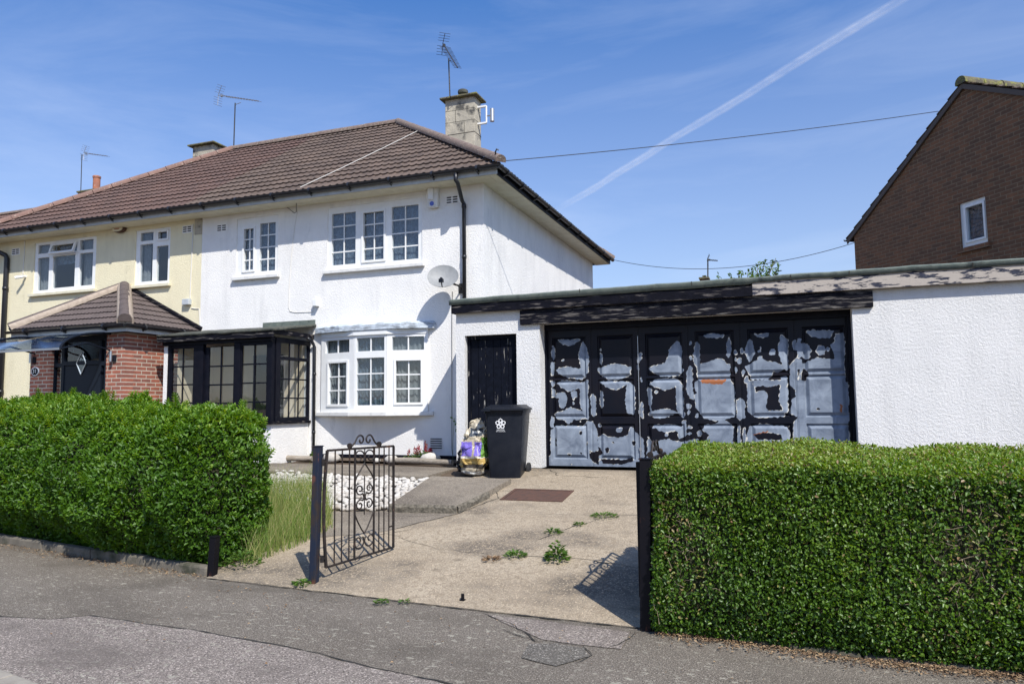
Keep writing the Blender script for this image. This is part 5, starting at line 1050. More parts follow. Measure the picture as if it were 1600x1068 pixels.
def gate(label, A, B, z0a, z0b, z1a, z1b, bent=0.0):
    """leaf from hinge A to free end B; local coordinates s 0..1, v 0..1"""
    A, B = Vector(A), Vector(B); t = thing('garden_gate', (A.x, A.y, z0a), label, 'gate', 'scrolled iron gates'); Wd = (B-A).length
    def q(s, v):
        p = A+(B-A)*s; za, zb = z0a+(z0b-z0a)*s, z1a+(z1b-z1a)*s; k = bent*math.sin(math.pi*min(max(v, 0), 1))*max(0, 1-s*4); return (p.x-(B-A).x/Wd*k, p.y-(B-A).y/Wd*k, za+(zb-za)*v)
    def bar(pts, r, name, mbx=None, n=6):
        mb = mbx or MB(); mb.tube([q(*p) for p in pts], r, n); return mb
    mb = MB(); bar([(0, v/8) for v in range(9)], .017, '', mb); bar([(1, 0), (1, 1)], .015, '', mb); bar([(0, 1), (1, 1)], .011, '', mb); bar([(0, 0), (1, 0)], .011, '', mb); fr = mb.build('frame', 'gate_iron', t)
    for s in (.11, .21, .315, .765, .845): 
        mb = MB(); bar([(s, 0), (s, 1)], .0075, '', mb); mb.build('bar', 'gate_iron', t)
    for s in (.395, .685): mb = MB(); bar([(s, 0), (s, 1)], .012, '', mb); mb.build('bar', 'gate_iron', t)
    mb = MB(); bar([(.925, 0), (.925, 1)], .0075, '', mb); mb.build('bar', 'gate_iron', t)
    mb = MB(); bar([(.925, .21), (1, .21)], .008, '', mb); mb.build('brace', 'gate_iron', t); mb = MB(); mb.box(q(.97, .75)[0]-.03, q(.97, .75)[0]+.03, q(.97, .75)[1]-.01, q(.97, .75)[1]+.01, q(1, .80)[2], q(1, .84)[2]); mb.build('latch', 'gate_iron', t)
    asp = (z1a-z0a)/Wd; mb = MB(); sc = lambda pts, r=.0075: bar([(x, z) for x, z in pts], r, '', mb, 5)
    def S(cs, cv, r0, r1, a0, a1): return [(cs+dx, cv+dz/asp) for dx, dz in scroll(0, 0, r0, r1, a0, a1)]
    m = .54
    for sg in (-1, 1):
        mir = lambda pts: [(m+sg*(x-m), z) for x, z in pts]
        sc(mir([(m, .86), (m+.05, .81), (m+.11, .75), (m+.142, .70)])); sc(mir(S(m+.075, .92, .070, .068, -2.4, -math.pi*2)+S(m+.085, .915, .058, .016, 0, -4.2)))
        sc(mir(S(m+.070, .62, .018, .062, 5.2, -math.pi*.75)+[(m+.01, .545)])); sc(mir(S(m+.070, .475, .018, .062, -5.2, math.pi*.75)+[(m+.01, .545)]))
        sc(mir([(m+.142, .40), (m+.10, .33), (m+.04, .25), (m, .21)])); sc(mir(S(m+.075, .14, .070, .068, 2.4, math.pi*2)+S(m+.085, .145, .058, .016, 0, 4.2)))
        sc(mir([(m+.215, 1.01), (m+.15, 1.055)]+S(m+.062, 1.075, .062, .014, .5, 6.6)), .009)
        c_ = Vector(q(m+sg*.225, 1.03)); mb.tube([c_-Vector((.0, .012, 0)), c_+Vector((0, .012, 0))], .024, 10)
    sc([(m, .38), (m, .74)], .006); sc([(m, .86), (m, 1.0)], .006); mb.build('scrollwork', 'gate_iron', t, weld=False)
    mb = MB()
    for v in (.08, .9):
        a = Vector(q(0, v)); d = (B-A).normalized(); mb.tube([a-d*.055, a], .012, 6); mb.tube([a-d*.04-Vector((0, 0, .03)), a-d*.04+Vector((0, 0, .03))], .018, 8)
    mb.build('hinge', 'gate_iron', t); return t
gate('rusty scrolled iron gate standing open on the left of the drive', (-3.945, 5.76, 0), (-3.74, 6.62, 0), .15, .185, 1.20, 1.195, .035)
gate('dark iron gate folded back against the clipped hedge behind the black post', (-.985, 5.42, 0), (-.955, 6.30, 0), .12, .16, 1.17, 1.18)
# =================================================================== VEGETATION
def sn(p, f, ph=0.):          # cheap smooth 3-D noise, about -1..1
    x, y, z = p[:, 0]*f, p[:, 1]*f, p[:, 2]*f; r = 0
    for a, b, c, d, w in ((1, .4, .7, .1, 1), (-.6, 1.1, .3, 1.7, .9), (.2, -.7, 1.2, 3.1, .9), (1.9, 1.3, -.8, .6, .55), (-1.5, 1.8, 1.6, 2.2, .5), (2.9, -2.3, 2.6, 4.0, .35)):
        r = r+w*np.sin(a*x+b*y+c*z+d+ph)
    return r/2.4
def unit(v): return v/np.maximum(np.linalg.norm(v, axis=1, keepdims=True), 1e-9)
def leaves(name, m, pos, axis, nrm, ln, wd, tint, parent=None, fold=.25, curl=.15):
    """one mesh of many folded, pointed leaves"""
    n = len(pos); axis = unit(axis); side = unit(np.cross(nrm, axis)); nn = unit(np.cross(axis, side)); ln = ln[:, None]; wd = wd[:, None]
    b = pos; t = pos+axis*ln-nn*ln*curl; q = [b, b+axis*ln*.33-side*wd*.5+nn*wd*fold, b+axis*ln*.72-side*wd*.38+nn*wd*fold-nn*ln*curl*.5, t, b+axis*ln*.72+side*wd*.38+nn*wd*fold-nn*ln*curl*.5, b+axis*ln*.33+side*wd*.5+nn*wd*fold]
    v = np.stack(q, 1).reshape(-1, 3)
    if parent: v = v-np.array(woff(parent))
    me = bpy.data.meshes.new(name); me.vertices.add(len(v)); me.vertices.foreach_set('co', v.astype(np.float32).ravel())
    base = np.arange(n)[:, None]*6; f = np.concatenate([base+np.array([[0, 1, 2, 3]]), base+np.array([[0, 3, 4, 5]])], 1).reshape(-1)
    me.loops.add(len(f)); me.loops.foreach_set('vertex_index', f.astype(np.int32)); me.polygons.add(2*n)
    me.polygons.foreach_set('loop_start', np.arange(0, 8*n, 4, dtype=np.int32)); me.polygons.foreach_set('loop_total', np.full(2*n, 4, np.int32)); me.update(calc_edges=True); me.validate()
    at = me.attributes.new('tint', 'FLOAT', 'POINT'); at.data.foreach_set('value', np.repeat(np.clip(tint, 0, 1), 6).astype(np.float32))
    me.materials.append(MATS[m]); o = bpy.data.objects.new(name, me); COL.objects.link(o); o.parent = parent; return o
def hedge(label, A, B, hw, top, n, ll, lw, m, shell, amp, rad, keep=lambda p, r: np.ones(len(p), bool), dens=None, outw=.7, upw=.35, rnd=.8, core=.16, twigs=0, twig_m='twig', shoots=0, z0=.02, tintf=None, shoot_len=(.05, .19), bulge=((0, 1), (0, 0))):
    A, B = np.array([*A, 0.]), np.array([*B, 0.]); L = np.linalg.norm(B-A); u = (B-A)/L; v = np.array([-u[1], u[0], 0.]); c0 = (A+B)/2
    t = thing('hedge', tuple(c0), label, 'hedge')
    def surf(k):
        zt = 1.; a = L*2*zt*2+L*2*hw+2*hw*zt*2; s = rng.uniform(-L/2, L/2, k); w = rng.uniform(-hw, hw, k); z = rng.uniform(0, 1, k)
        pf, pt = L*1.4, L*2*hw; pe = hw*2*1.4; pr = np.array([pf, pf*.45, pt, pe, pe]); fc = rng.choice(5, k, p=pr/pr.sum())
        s = np.where(fc == 3, -L/2, np.where(fc == 4, L/2, s)); w = np.where(fc == 0, -hw, np.where(fc == 1, hw, w)); H_ = top(s, w); z = np.where(fc == 2, H_, z*H_)
        q = np.stack([np.clip(s, -L/2+rad, L/2-rad), np.clip(w, -hw+rad, hw-rad), np.minimum(z, H_-rad)], 1); p = np.stack([s, w, z], 1); d = p-q; d[:, 2] = np.maximum(d[:, 2], 0)
        nd = unit(d+1e-9); p = q+nd*rad; return p, nd
    def world(p):
        p = p.copy(); p[:, 1] -= np.interp(p[:, 2], bulge[0], bulge[1])*np.clip((hw-p[:, 1])/(2*hw), 0, 1.1)
        return c0+p[:, :1]*u+p[:, 1:2]*v+p[:, 2:]*np.array([[0, 0, 1.]])+np.array([[0, 0, z0]])
    def wdir(d): return d[:, :1]*u+d[:, 1:2]*v+d[:, 2:]*np.array([[0, 0, 1.]])
    def bump(p): return amp*(sn(p, 3.1)+.6*sn(p, 7.7, 2.)+.35*sn(p, 17., 5))
    p, nd = surf(n); dep = rng.exponential(shell, n); pp = p+nd*(bump(p)-dep)[:, None]; pp[:, 2] = np.maximum(pp[:, 2], .03)
    k = np.ones(n, bool)
    if dens is not None: k = rng.uniform(0, 1, n) < dens(p, world(p))
    pp, nd, dep = pp[k], nd[k], dep[k]; n = len(pp); wn = wdir(nd); wp = world(pp)
    ax = wn*outw+np.array([[0, 0, upw]])+rng.normal(0, rnd, (n, 3)); nr = wn*.6+np.array([[0, 0, .7]])+rng.normal(0, .55, (n, 3)); sz = rng.uniform(.65, 1.15, n)
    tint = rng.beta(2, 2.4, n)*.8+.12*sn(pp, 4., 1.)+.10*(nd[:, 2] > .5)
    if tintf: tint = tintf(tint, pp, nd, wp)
    leaves('foliage', m, wp, ax, nr, ll*sz, lw*sz*rng.uniform(.8, 1.15, n), tint, t)
    # closed core standing in for inner growth, the gaps' shade in its dark colour
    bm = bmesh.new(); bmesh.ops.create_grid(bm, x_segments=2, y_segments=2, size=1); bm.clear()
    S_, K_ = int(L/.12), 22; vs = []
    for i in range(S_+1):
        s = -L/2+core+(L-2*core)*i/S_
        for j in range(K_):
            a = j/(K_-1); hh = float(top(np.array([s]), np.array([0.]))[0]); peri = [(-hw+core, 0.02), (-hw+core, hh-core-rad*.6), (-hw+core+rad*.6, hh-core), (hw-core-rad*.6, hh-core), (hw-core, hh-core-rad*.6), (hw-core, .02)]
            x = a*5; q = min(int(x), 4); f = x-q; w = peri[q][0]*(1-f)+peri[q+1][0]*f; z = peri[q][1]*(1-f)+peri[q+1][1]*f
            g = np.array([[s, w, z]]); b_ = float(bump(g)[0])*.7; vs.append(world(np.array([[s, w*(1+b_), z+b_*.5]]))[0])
    mb = MB(); mb.add(vs, [(i*K_+j, i*K_+j+1, (i+1)*K_+j+1, (i+1)*K_+j) for i in range(S_) for j in range(K_-1)]+[tuple(range(K_)), tuple(range(S_*K_+K_-1, S_*K_-1, -1))]); mb.build('dark_core', 'hedge_inside', t, weld=False)
    if twigs:
        mb = MB(); p, nd = surf(twigs*3)
        if dens is not None: kk = rng.uniform(0, 1, len(p)) < (1-dens(p, world(p)))**1.5*1.5+.03; p, nd = p[kk], nd[kk]
        p, nd = p[:twigs], nd[:twigs]; W1 = world(p+nd*(bump(p)[:, None]-.02)); dn = wdir(nd)
        for a_, d_ in zip(W1, dn):
            d_ = Vector(d_)*random.uniform(-.1, .25)+Vector((random.gauss(0, .5), random.gauss(0, .3), random.gauss(.5, .5))); d_.normalize(); a_ = Vector(a_)-Vector((0, 0, 0)); l = random.uniform(.04, .13)
            a_ = a_-d_*l*.5; mid = a_+d_*l*.5+Vector((random.gauss(0, .012), random.gauss(0, .012), random.gauss(0, .012))); mb.tube([a_, mid, a_+d_*l], [.0022, .0016, .0009], 3, cap=False)
        mb.build('twigs', twig_m, t, weld=False)
    if shoots:
        p, nd = surf(shoots*4); kk = (nd[:, 2] > .25) | (rng.uniform(0, 1, len(p)) < .35); p, nd = p[kk][:shoots], nd[kk][:shoots]; W1 = world(p+nd*(bump(p)[:, None]-.05)); dn = wdir(nd); mb = MB(); P_, A_, N_, Ls, Ti = [], [], [], [], []
        for a_, d_ in zip(W1, dn):
            d_ = Vector(d_)*.5+Vector((random.gauss(0, .22), random.gauss(0, .22), .85)); d_.normalize(); l = random.uniform(*shoot_len)*random.uniform(.6, 1.3); a_ = Vector(a_); mb.tube([a_, a_+d_*l*.5, a_+d_*l], [.003, .0022, .0012], 3, cap=False)
            k_ = max(3, int(l/.017)); th = random.uniform(0, 3)
            for j in range(k_):
                th += math.pi/2; c_ = a_+d_*l*(.15+.85*j/k_)
                for s_ in (0, math.pi):
                    e = Vector((1, 0, 0)) if abs(d_.x) < .8 else Vector((0, 1, 0)); e = (e-d_*e.dot(d_)).normalized(); f_ = d_.cross(e); o_ = e*math.cos(th+s_)+f_*math.sin(th+s_)
                    P_.append(c_); A_.append(o_*.8+d_*.75); N_.append(d_-o_*.3); Ls.append(ll*(.55+.6*math.sin(math.pi*min(1, (j+1.5)/(k_+1))))); Ti.append(random.uniform(.5, 1.))
        mb.build('shoot_stems', twig_m, t, weld=False); Ls = np.array(Ls); leaves('young_shoots', m, np.array(P_), np.array(A_), np.array(N_), Ls, Ls*.42, np.array(Ti), t)
    return t
# tall, loosely grown hedge on the left (front line follows the garden edging)
u_ = Vector((-5.25+8.97, 5.67-6.3)).normalized(); nv = Vector((-u_.y, u_.x)); a_ = Vector((-13.2, 5.72+.169*(13.2-5.25)))+nv*.50; b_ = Vector((-5.36, 5.69))+nv*.50
def topL(s, w): return 1.65+.08*np.sin(s*1.3+.6)+.05*np.sin(s*3.7)+.03*np.sin(s*8.3)-.10*np.exp(-((s-1.25)/.5)**2)-.14*(s > 3.3)*(s-3.3)
def densL(p, w): return np.where(w[:, 0] < -10.5, .25, 1.)*np.clip(1.02+.35*sn(p, 5.5, 3.), .45, 1)*np.where(p[:, 1] > .45, .4, 1)
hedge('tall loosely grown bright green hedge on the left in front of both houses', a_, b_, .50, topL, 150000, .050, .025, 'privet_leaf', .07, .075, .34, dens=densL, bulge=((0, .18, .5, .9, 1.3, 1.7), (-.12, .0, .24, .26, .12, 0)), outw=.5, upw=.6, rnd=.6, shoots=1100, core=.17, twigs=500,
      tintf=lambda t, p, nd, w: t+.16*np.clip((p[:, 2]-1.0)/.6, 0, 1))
def topR(s, w): return 1.175+.10*(w+.62)/1.24+.016*np.sin(s*2.3)+.010*np.sin(s*6.1+1)
def bareR(p, w):
    x, z = w[:, 0], w[:, 2]; f = (p[:, 1] < -.4)
    r = 1.0-.62*f*np.exp(-(((x-1.02)/.28)**2+((z-.72)/.42)**2))-.55*f*np.exp(-(((x+.62)/.20)**2+((z-.42)/.30)**2))-.55*f*np.exp(-(((x+.78)/.10)**2+((z-.75)/.3)**2))
    tp = p[:, 2] > 1.03; r -= .55*tp*np.exp(-(((x+.35)/.25)**2+((w[:, 1]-5.75)/.12)**2))+.55*tp*np.exp(-(((x-.45)/.3)**2+((w[:, 1]-5.7)/.10)**2))
    r *= np.clip(1.0+.32*sn(p, 6.5, 8.), .4, 1); return np.where(x > 3.2, .35, 1)*np.clip(r, .08, 1)*np.where(p[:, 1] > .55, .4, 1)
def tintR(t, p, nd, w):
    t = np.minimum(.45+(t-.45)*.7+.14*sn(p, 1.6, 3.), .80); t = t+.22*(nd[:, 2] > .6); brown = (rng.uniform(0, 1, len(t)) < .018+.07*(nd[:, 2] > .6)); brown |= rng.uniform(0, 1, len(t)) < .40*(1-bareR(p, w))**2; return np.where(brown, rng.uniform(.88, 1, len(t)), np.minimum(t, .86))  # top leaves tinted brighter, the sunlit look put into their colour
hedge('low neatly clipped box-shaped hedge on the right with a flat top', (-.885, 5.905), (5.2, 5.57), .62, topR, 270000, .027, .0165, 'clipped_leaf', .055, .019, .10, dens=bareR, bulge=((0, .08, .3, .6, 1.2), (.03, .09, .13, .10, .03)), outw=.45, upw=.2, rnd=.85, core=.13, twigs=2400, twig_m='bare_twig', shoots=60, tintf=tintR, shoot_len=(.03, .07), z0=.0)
# long grass beside the gate
def blades(name, region, n, h0, h1, label, kind='stuff', tlo=0, thi=1, w=.006, hf=gh):
    P_ = []
    while len(P_) < n:
        q = (random.uniform(region[0], region[1]), random.uniform(region[2], region[3]))
        if region[4](*q): P_.append(q)
    vs = []; fs = []; ti = []
    for x, y in P_:
        z = hf(x, y); h = random.uniform(h0, h1)*random.uniform(.5, 1); a = random.uniform(0, 6.28); b = random.uniform(.1, .6)*h; th = random.uniform(0, 6.28); ww = w*random.uniform(.6, 1.2); tt = random.betavariate(1.5, 2)*(thi-tlo)+tlo; o = len(vs)
        for k in range(4):
            f = k/3; c = (x+math.cos(a)*b*f*f, y+math.sin(a)*b*f*f, z+h*(f-.15*f*f*b/h)); e = ww*(1-f*.9); vs += [(c[0]-math.cos(th)*e/2, c[1]-math.sin(th)*e/2, c[2]), (c[0]+math.cos(th)*e/2, c[1]+math.sin(th)*e/2, c[2])]; ti += [tt, tt]
        fs += [(o+2*k, o+2*k+1, o+2*k+3, o+2*k+2) for k in range(3)]
    me = bpy.data.meshes.new(name); me.from_pydata(vs, [], fs); at = me.attributes.new('tint', 'FLOAT', 'POINT'); at.data.foreach_set('value', np.array(ti, np.float32)); me.materials.append(MATS['grass_blade']); o = bpy.data.objects.new(name, me); COL.objects.link(o)
    return tag(o, label, kind=kind)
rg = lambda x, y: x < float(np.interp(y, [5.9, 6.5, 7.2, 9], [-5.0, -4.86, -4.85, -6.2])) and x > -7.2 and y > 6.0+.0*(x) and (y > 6.3 or x > -5.15)
blades('long_grass', (-7.2, -4.7, 5.9, 8.9, rg), 12000, .12, .52, 'long green and straw-coloured grass between the tall hedge and the open gate')
# weeds
def weed(cx, cy, r, h, n, label, m='weed_leaf', stems=0, lw=.4, hf=gh, z=None):
    z = hf(cx, cy) if z is None else z; t = thing('weed', (cx, cy, z), label, 'weed', 'weeds on the drive'); P_ = []; A_ = []; N_ = []; L_ = []
    for k in range(n):
        a = random.uniform(0, 6.28); q = random.random()**.6; rr = r*q; hh = h*(1-q)*random.uniform(.3, 1)
        P_.append((cx+math.cos(a)*rr*.8, cy+math.sin(a)*rr*.8, z+.01+hh)); A_.append((math.cos(a), math.sin(a), random.uniform(.1, .9))); N_.append((random.gauss(0, .3), random.gauss(0, .3), 1)); L_.append(random.uniform(.5, 1)*min(r*.7, .055))
    L_ = np.array(L_); leaves('leaf_cluster', m, np.array(P_), np.array(A_), np.array(N_), L_, L_*lw, rng.uniform(0, 1, n), t)
    mb = MB()
    for k in range(max(3, stems)): a = random.uniform(0, 6.28); mb.tube([(cx, cy, z), (cx+math.cos(a)*r*.4, cy+math.sin(a)*r*.4, z+h*.6)], .002, 4)
    mb.build('stem', 'twig' if m == 'dead_leaf' else 'weed_stem', t)
mat('weed_stem', (.10, .16, .04), rough=.7)
def W_at(x, y): p = G(x, y); return p.x, p.y
weed(*W_at(870, 876), .13, .20, 190, 'largest leafy weed in the middle of the drive crack', lw=.6); weed(*W_at(806, 870), .12, .05, 90, 'flat green weed left of the leafy weed in the drive crack'); weed(*W_at(945, 808), .17, .05, 160, 'grassy green tuft highest up the drive', lw=.25)
weed(*W_at(864, 834), .10, .06, 70, 'small half-dead tuft in the drive crack above the leafy weed', lw=.3); weed(*W_at(905, 821), .07, .03, 50, 'tiny yellow-green tuft between two larger ones on the drive', lw=.3); weed(*W_at(768, 876), .09, .03, 60, 'dry brown weed at the left end of the drive crack', m='dead_leaf', lw=.3)
weed(*W_at(378, 882), .24, .16, 200, 'ferny green weed at the foot of the tall hedge beside the path', lw=.5); weed(*W_at(596, 944), .06, .02, 60, 'moss-like weed at the drive edge right of the blue gate post', lw=.4, z=.01)
weed(*W_at(633, 944), .05, .02, 35, 'second small weed at the drive edge', lw=.4, z=.01); weed(*W_at(472, 914), .09, .05, 70, 'small weeds at the foot of the blue gate post', lw=.4, z=.01); weed(*W_at(925, 725), .06, .05, 40, 'small weed at the foot of the garage doors', lw=.5)
q = P(493, 706, YH-.1); weed(q.x+.03, YH-.15, .12, .18, 120, 'green weed against the wall by the porch downpipe', hf=slabh)
q = P(710, 662, YH-.05); t = thing('climbing_weed', (q.x, YH-.1, .6), 'thin weed with yellow-green leaves climbing by the garage corner', 'weed'); mb = MB(); mb.tube([(q.x, YH-.12, .62), (q.x-.01, YH-.09, 1.0), (q.x+.01, YH-.07, 1.38)], .003, 4); mb.build('stem', 'weed_stem', t)
leaves('leaf_cluster', 'weed_leaf', np.array([(q.x+random.gauss(0, .02), YH-.08+random.gauss(0, .02), z) for z in (1.25, 1.3, 1.33, 1.36, 1.38, 1.2, 1.15)]), rng.normal(0, 1, (7, 3)), rng.normal(0, 1, (7, 3)), np.full(7, .06), np.full(7, .03), rng.uniform(.5, 1, 7), t)
# flowering plants (red spikes) by the bay
def spikes(px_, py_, n, h, label, lv=160):
    q = P(px_, py_, YH-.28); x, y, z = q.x, YH-.28, .63; t = thing('flowering_plant', (x, y, z), label, 'flower', 'red flower spikes under the bay window'); mb = MB(); PP, LP = [], []
    for k in range(n):
        a = Vector((x+random.gauss(0, .07), y+random.gauss(0, .05), z)); b = a+Vector((random.gauss(0, .05), random.gauss(0, .04), h*random.uniform(.7, 1))); mb.tube([a, b], .003, 4)
        for j in range(26): f = random.uniform(.55, 1); c = a.lerp(b, f); PP.append(c+Vector((random.gauss(0, .018), random.gauss(0, .018), 0))*(1.4-f))
        for j in range(lv//n): f = random.uniform(.0, .55); c = a.lerp(b, f); LP.append(c+Vector((random.gauss(0, .03), random.gauss(0, .03), 0)))
    mb.build('stem', 'weed_stem', t); k = len(PP); leaves('petals', 'petal_red', np.array(PP), rng.normal(0, 1, (k, 3)), rng.normal(0, 1, (k, 3)), rng.uniform(.018, .032, k), rng.uniform(.016, .026, k), rng.uniform(0, 1, k), t)
    k = len(LP); leaves('leaf_cluster', 'weed_leaf', np.array(LP), rng.normal(0, 1, (k, 3)), rng.normal(0, 1, (k, 3)), rng.uniform(.03, .06, k), rng.uniform(.01, .016, k), rng.uniform(0, 1, k), t)
spikes(648, 715, 4, .30, 'left clump of red flower spikes in front of the bay window'); spikes(661, 715, 4, .40, 'tallest clump of red flower spikes under the bay window', 260); spikes(676, 720, 3, .28, 'right clump of dark red flowers in the shade by the wall grille')
q = G(723, 938); mb = MB(); mb.tube([(q.x, q.y, q.z-.02), (q.x, q.y, q.z+.055)], .014, 10); mb.box(q.x-.02, q.x+.02, q.y-.02, q.y+.02, q.z-.01, q.z+.012); tag(mb.build('gate_stop', 'post_black'), 'small black metal gate stop set in the drive near the pavement', 'gate stop')
# white cobbles
mb = MB(); pol = [(-7.6, 9.72), (-4.72, 9.42), (-4.50, 7.98), (-5.15, 7.85), (-6.4, 8.35), (-7.4, 9.0)]
def inpoly(x, y, poly):
    c = False; n = len(poly)
    for i in range(n):
        (xa, ya), (xb, yb_) = poly[i], poly[(i+1) % n]
        if (ya > y) != (yb_ > y) and x < (xb-xa)*(y-ya)/(yb_-ya)+xa: c = not c
    return c
bm = bmesh.new(); bmesh.ops.create_icosphere(bm, subdivisions=2, radius=1); IV = [v.co.copy() for v in bm.verts]; IF = [tuple(v.index for v in f.verts) for f in bm.faces]; bm.free()
def stone(mb, c, sx, sy, sz, seed, rot): mb.add([(c[0]+(v.x*sx*math.cos(rot)-v.y*sy*math.sin(rot))*(1+.25*mnoise.noise(v*1.3+Vector((seed, 0, 0)))), c[1]+(v.x*sx*math.sin(rot)+v.y*sy*math.cos(rot))*(1+.25*mnoise.noise(v*1.3+Vector((0, seed, 0)))), c[2]+v.z*sz*(1+.2*mnoise.noise(v*1.5+Vector((seed, 5, 0))))) for v in IV], IF)
x = -7.6; k = 0
while x < -4.45:
    y = 7.8
    while y < 9.72:
        xx, yy = x+random.uniform(-.035, .035), y+random.uniform(-.035, .035)
        if inpoly(xx, yy, pol): k += 1; s_ = random.uniform(.028, .046); stone(mb, (xx, yy, gh(xx, yy)+.03+random.uniform(-.01, .03)), s_*1.25, s_*.95, s_*.75, k*1.7, random.uniform(0, 3))
        y += .068
    x += .068
tag(mb.build('white_cobbles', 'white_stone', smooth=True, weld=False), 'bed of rounded white cobbles beside the path', kind='stuff')
for (px_, py_, s_, lb) in ((518, 722, .16, 'white rock seen through the left bars of the open gate'), (612, 722, .13, 'white rock on the terrace edge right of the open gate'), (588, 724, .07, 'small white rock on the terrace behind the gate scrollwork'), (672, 728, .17, 'flat white rock in front of the red flowers')):
    q = P(px_, py_, 11.2 if px_ < 640 else 11.35); mb = MB(); stone(mb, (q.x, q.y, .64+s_*.35), s_, s_*.7, s_*.6, px_, .3); tag(mb.build('rock', 'white_stone', smooth=True), lb, 'rock', 'white rocks on the terrace')
for (a, b, lb) in (((620, 725), (707, 735), 'grey weathered log edging in front of the flower bed'), ((430, 728), (488, 716), 'grey log by the porch corner')):
    A_, B_ = P(*a, 11.15), P(*b, 10.9 if a[0] > 500 else 11.2); A_.z = B_.z = .675; mb = MB(); mb.tube([A_, A_.lerp(B_, .3)+Vector((0, .01, .004)), A_.lerp(B_, .7)+Vector((0, -.01, 0)), B_], [.05, .055, .05, .045], 10); tag(mb.build('log', 'log_wood', auto=R(50)), lb, 'log')
# soil bed against the wall
sheet('soil_bed', 'soil', [(-8.4, 11.3), (-5.0, 11.2), (-4.95, 11.78), (-8.4, 11.78)], .012, .1, slabh, wob=.02, kind='structure')
# leaf litter under the hedges
def litter(name, pts, n, spread, label):
    k = rng.integers(0, len(pts)-1, n); f = rng.uniform(0, 1, n); A_ = np.array(pts); p = A_[k]*(1-f[:, None])+A_[k+1]*f[:, None]; p[:, 1] -= np.abs(rng.normal(0, spread, n)); p = np.column_stack([p, np.full(n, .012)+rng.uniform(0, .012, n)])
    o = leaves(name, 'dead_leaf', p, np.column_stack([rng.normal(0, 1, (n, 2)), rng.normal(0, .15, n)]), np.column_stack([rng.normal(0, .3, (n, 2)), np.ones(n)]), rng.uniform(.01, .028, n), rng.uniform(.006, .014, n), rng.uniform(0, 1, n)); tag(o, label, kind='stuff')
litter('leaf_litter', [(-.9, 5.30), (.4, 5.12), (1.3, 5.11), (4, 5.0)], 2600, .075, 'brown clippings and dead leaves under the clipped hedge')
litter('leaf_litter', [(-10, 6.45), (-8.97, 6.27), (-5.2, 5.65)], 1300, .12, 'dead leaves along the edging of the tall hedge')
litter('leaf_litter', [(-5, 5.5), (-3, 5.3), (1, 5.0)], 160, .8, 'a few stray leaves on the pavement')

# =================================================================== AERIALS
def yagi(name, base, top, b0, b1, ne, el, label, m='alu', refl=True, r=.012, mastm='dark_steel', vert=False):
    base, top, b0, b1 = map(Vector, (base, top, b0, b1)); t = thing(name, base, label, 'aerial', None); mb = MB(); mb.tube([base, top], r*1.3, 8); mb.build('mast', mastm, t)
    d = (b1-b0).normalized(); e = d.cross(Vector((0, 0, 1))).normalized() if not vert else Vector((0, 0, 1)); up = e.cross(d).normalized(); mb = MB(); mb.tube([b0, b1], r, 6); mb.tube([top-Vector((0, 0, .05)), top+(b1-top)*.25], r*.7, 5); mb.build('boom', m, t)
    mb = MB()
    for k in range(ne): c = b0.lerp(b1, .16+.84*k/(ne-1)); l = el*(1-.35*k/(ne-1)); mb.tube([c-e*l/2, c+e*l/2], r*.45, 4)
    c = b0.lerp(b1, .09); mb.box(c.x-.03, c.x+.03, c.y-.03, c.y+.03, c.z-.03, c.z+.03); mb.build('elements', m, t)
    if refl:
        mb = MB()
        for s in (-1, 1):
            a = b0; q = b0+up*s*.26+d*.10 if 0 else b0+up*s*.28-d*.0+d*(.08 if s > 0 else .08); mb.tube([a, q], r*.6, 5)
            for j in range(1, 5): c = a.lerp(q, j/4); mb.tube([c-e*el*.5, c+e*el*.5], r*.4, 4)
        mb.build('reflector', m, t)
yagi('tv_aerial', P(703, 152, 16.35), P(701, 92, 16.35), P(692, 68, 16.9), P(715, 106, 15.7), 16, .30, 'dark rooftop aerial on a mast behind the large chimney', m='dark_steel', refl=True, r=.014)
yagi('tv_aerial', P(365, 236, 16.0), P(367.5, 161, 16.0), P(341, 149, 16.3), P(404, 158, 15.6), 13, .26, 'silver rooftop aerial on a mast beside the left chimney', m='alu', r=.013)
yagi('tv_aerial', P(126, 306, 20.3), P(128, 241, 20.3), P(131, 239, 20.5), P(168, 244, 20.3), 9, .3, 'thin aerial at the far left beside the terracotta chimney pot', m='alu', r=.012)
t = thing('wireless_antenna', tuple(P(765, 180, 16.4)), 'silver cylinder antenna on a white bracket on the side of the large chimney', 'antenna')
q0, q1 = P(753, 167, 16.42), P(753, 193, 16.42); q = P(760, 180, 16.42); mb = MB(); mb.tube([(q.x, 16.42, q1.z), (q.x, 16.42, q0.z)], .022, 8); mb.box(-6.9, q.x, 16.39, 16.45, q0.z-.02, q0.z+.02); mb.box(-6.9, q.x, 16.39, 16.45, q1.z-.02, q1.z+.02); mb.build('bracket', 'upvc', t)
q2 = P(769, 180, 16.42); mb = MB(); mb.tube([(q.x, 16.42, q2.z), (q2.x, 16.42, q2.z)], .018, 8); mb.tube([(q2.x, 16.42, q2.z-.16), (q2.x, 16.42, q2.z+.16)], .055, 14); mb.build('cylinder', 'alu', t, auto=R(40))

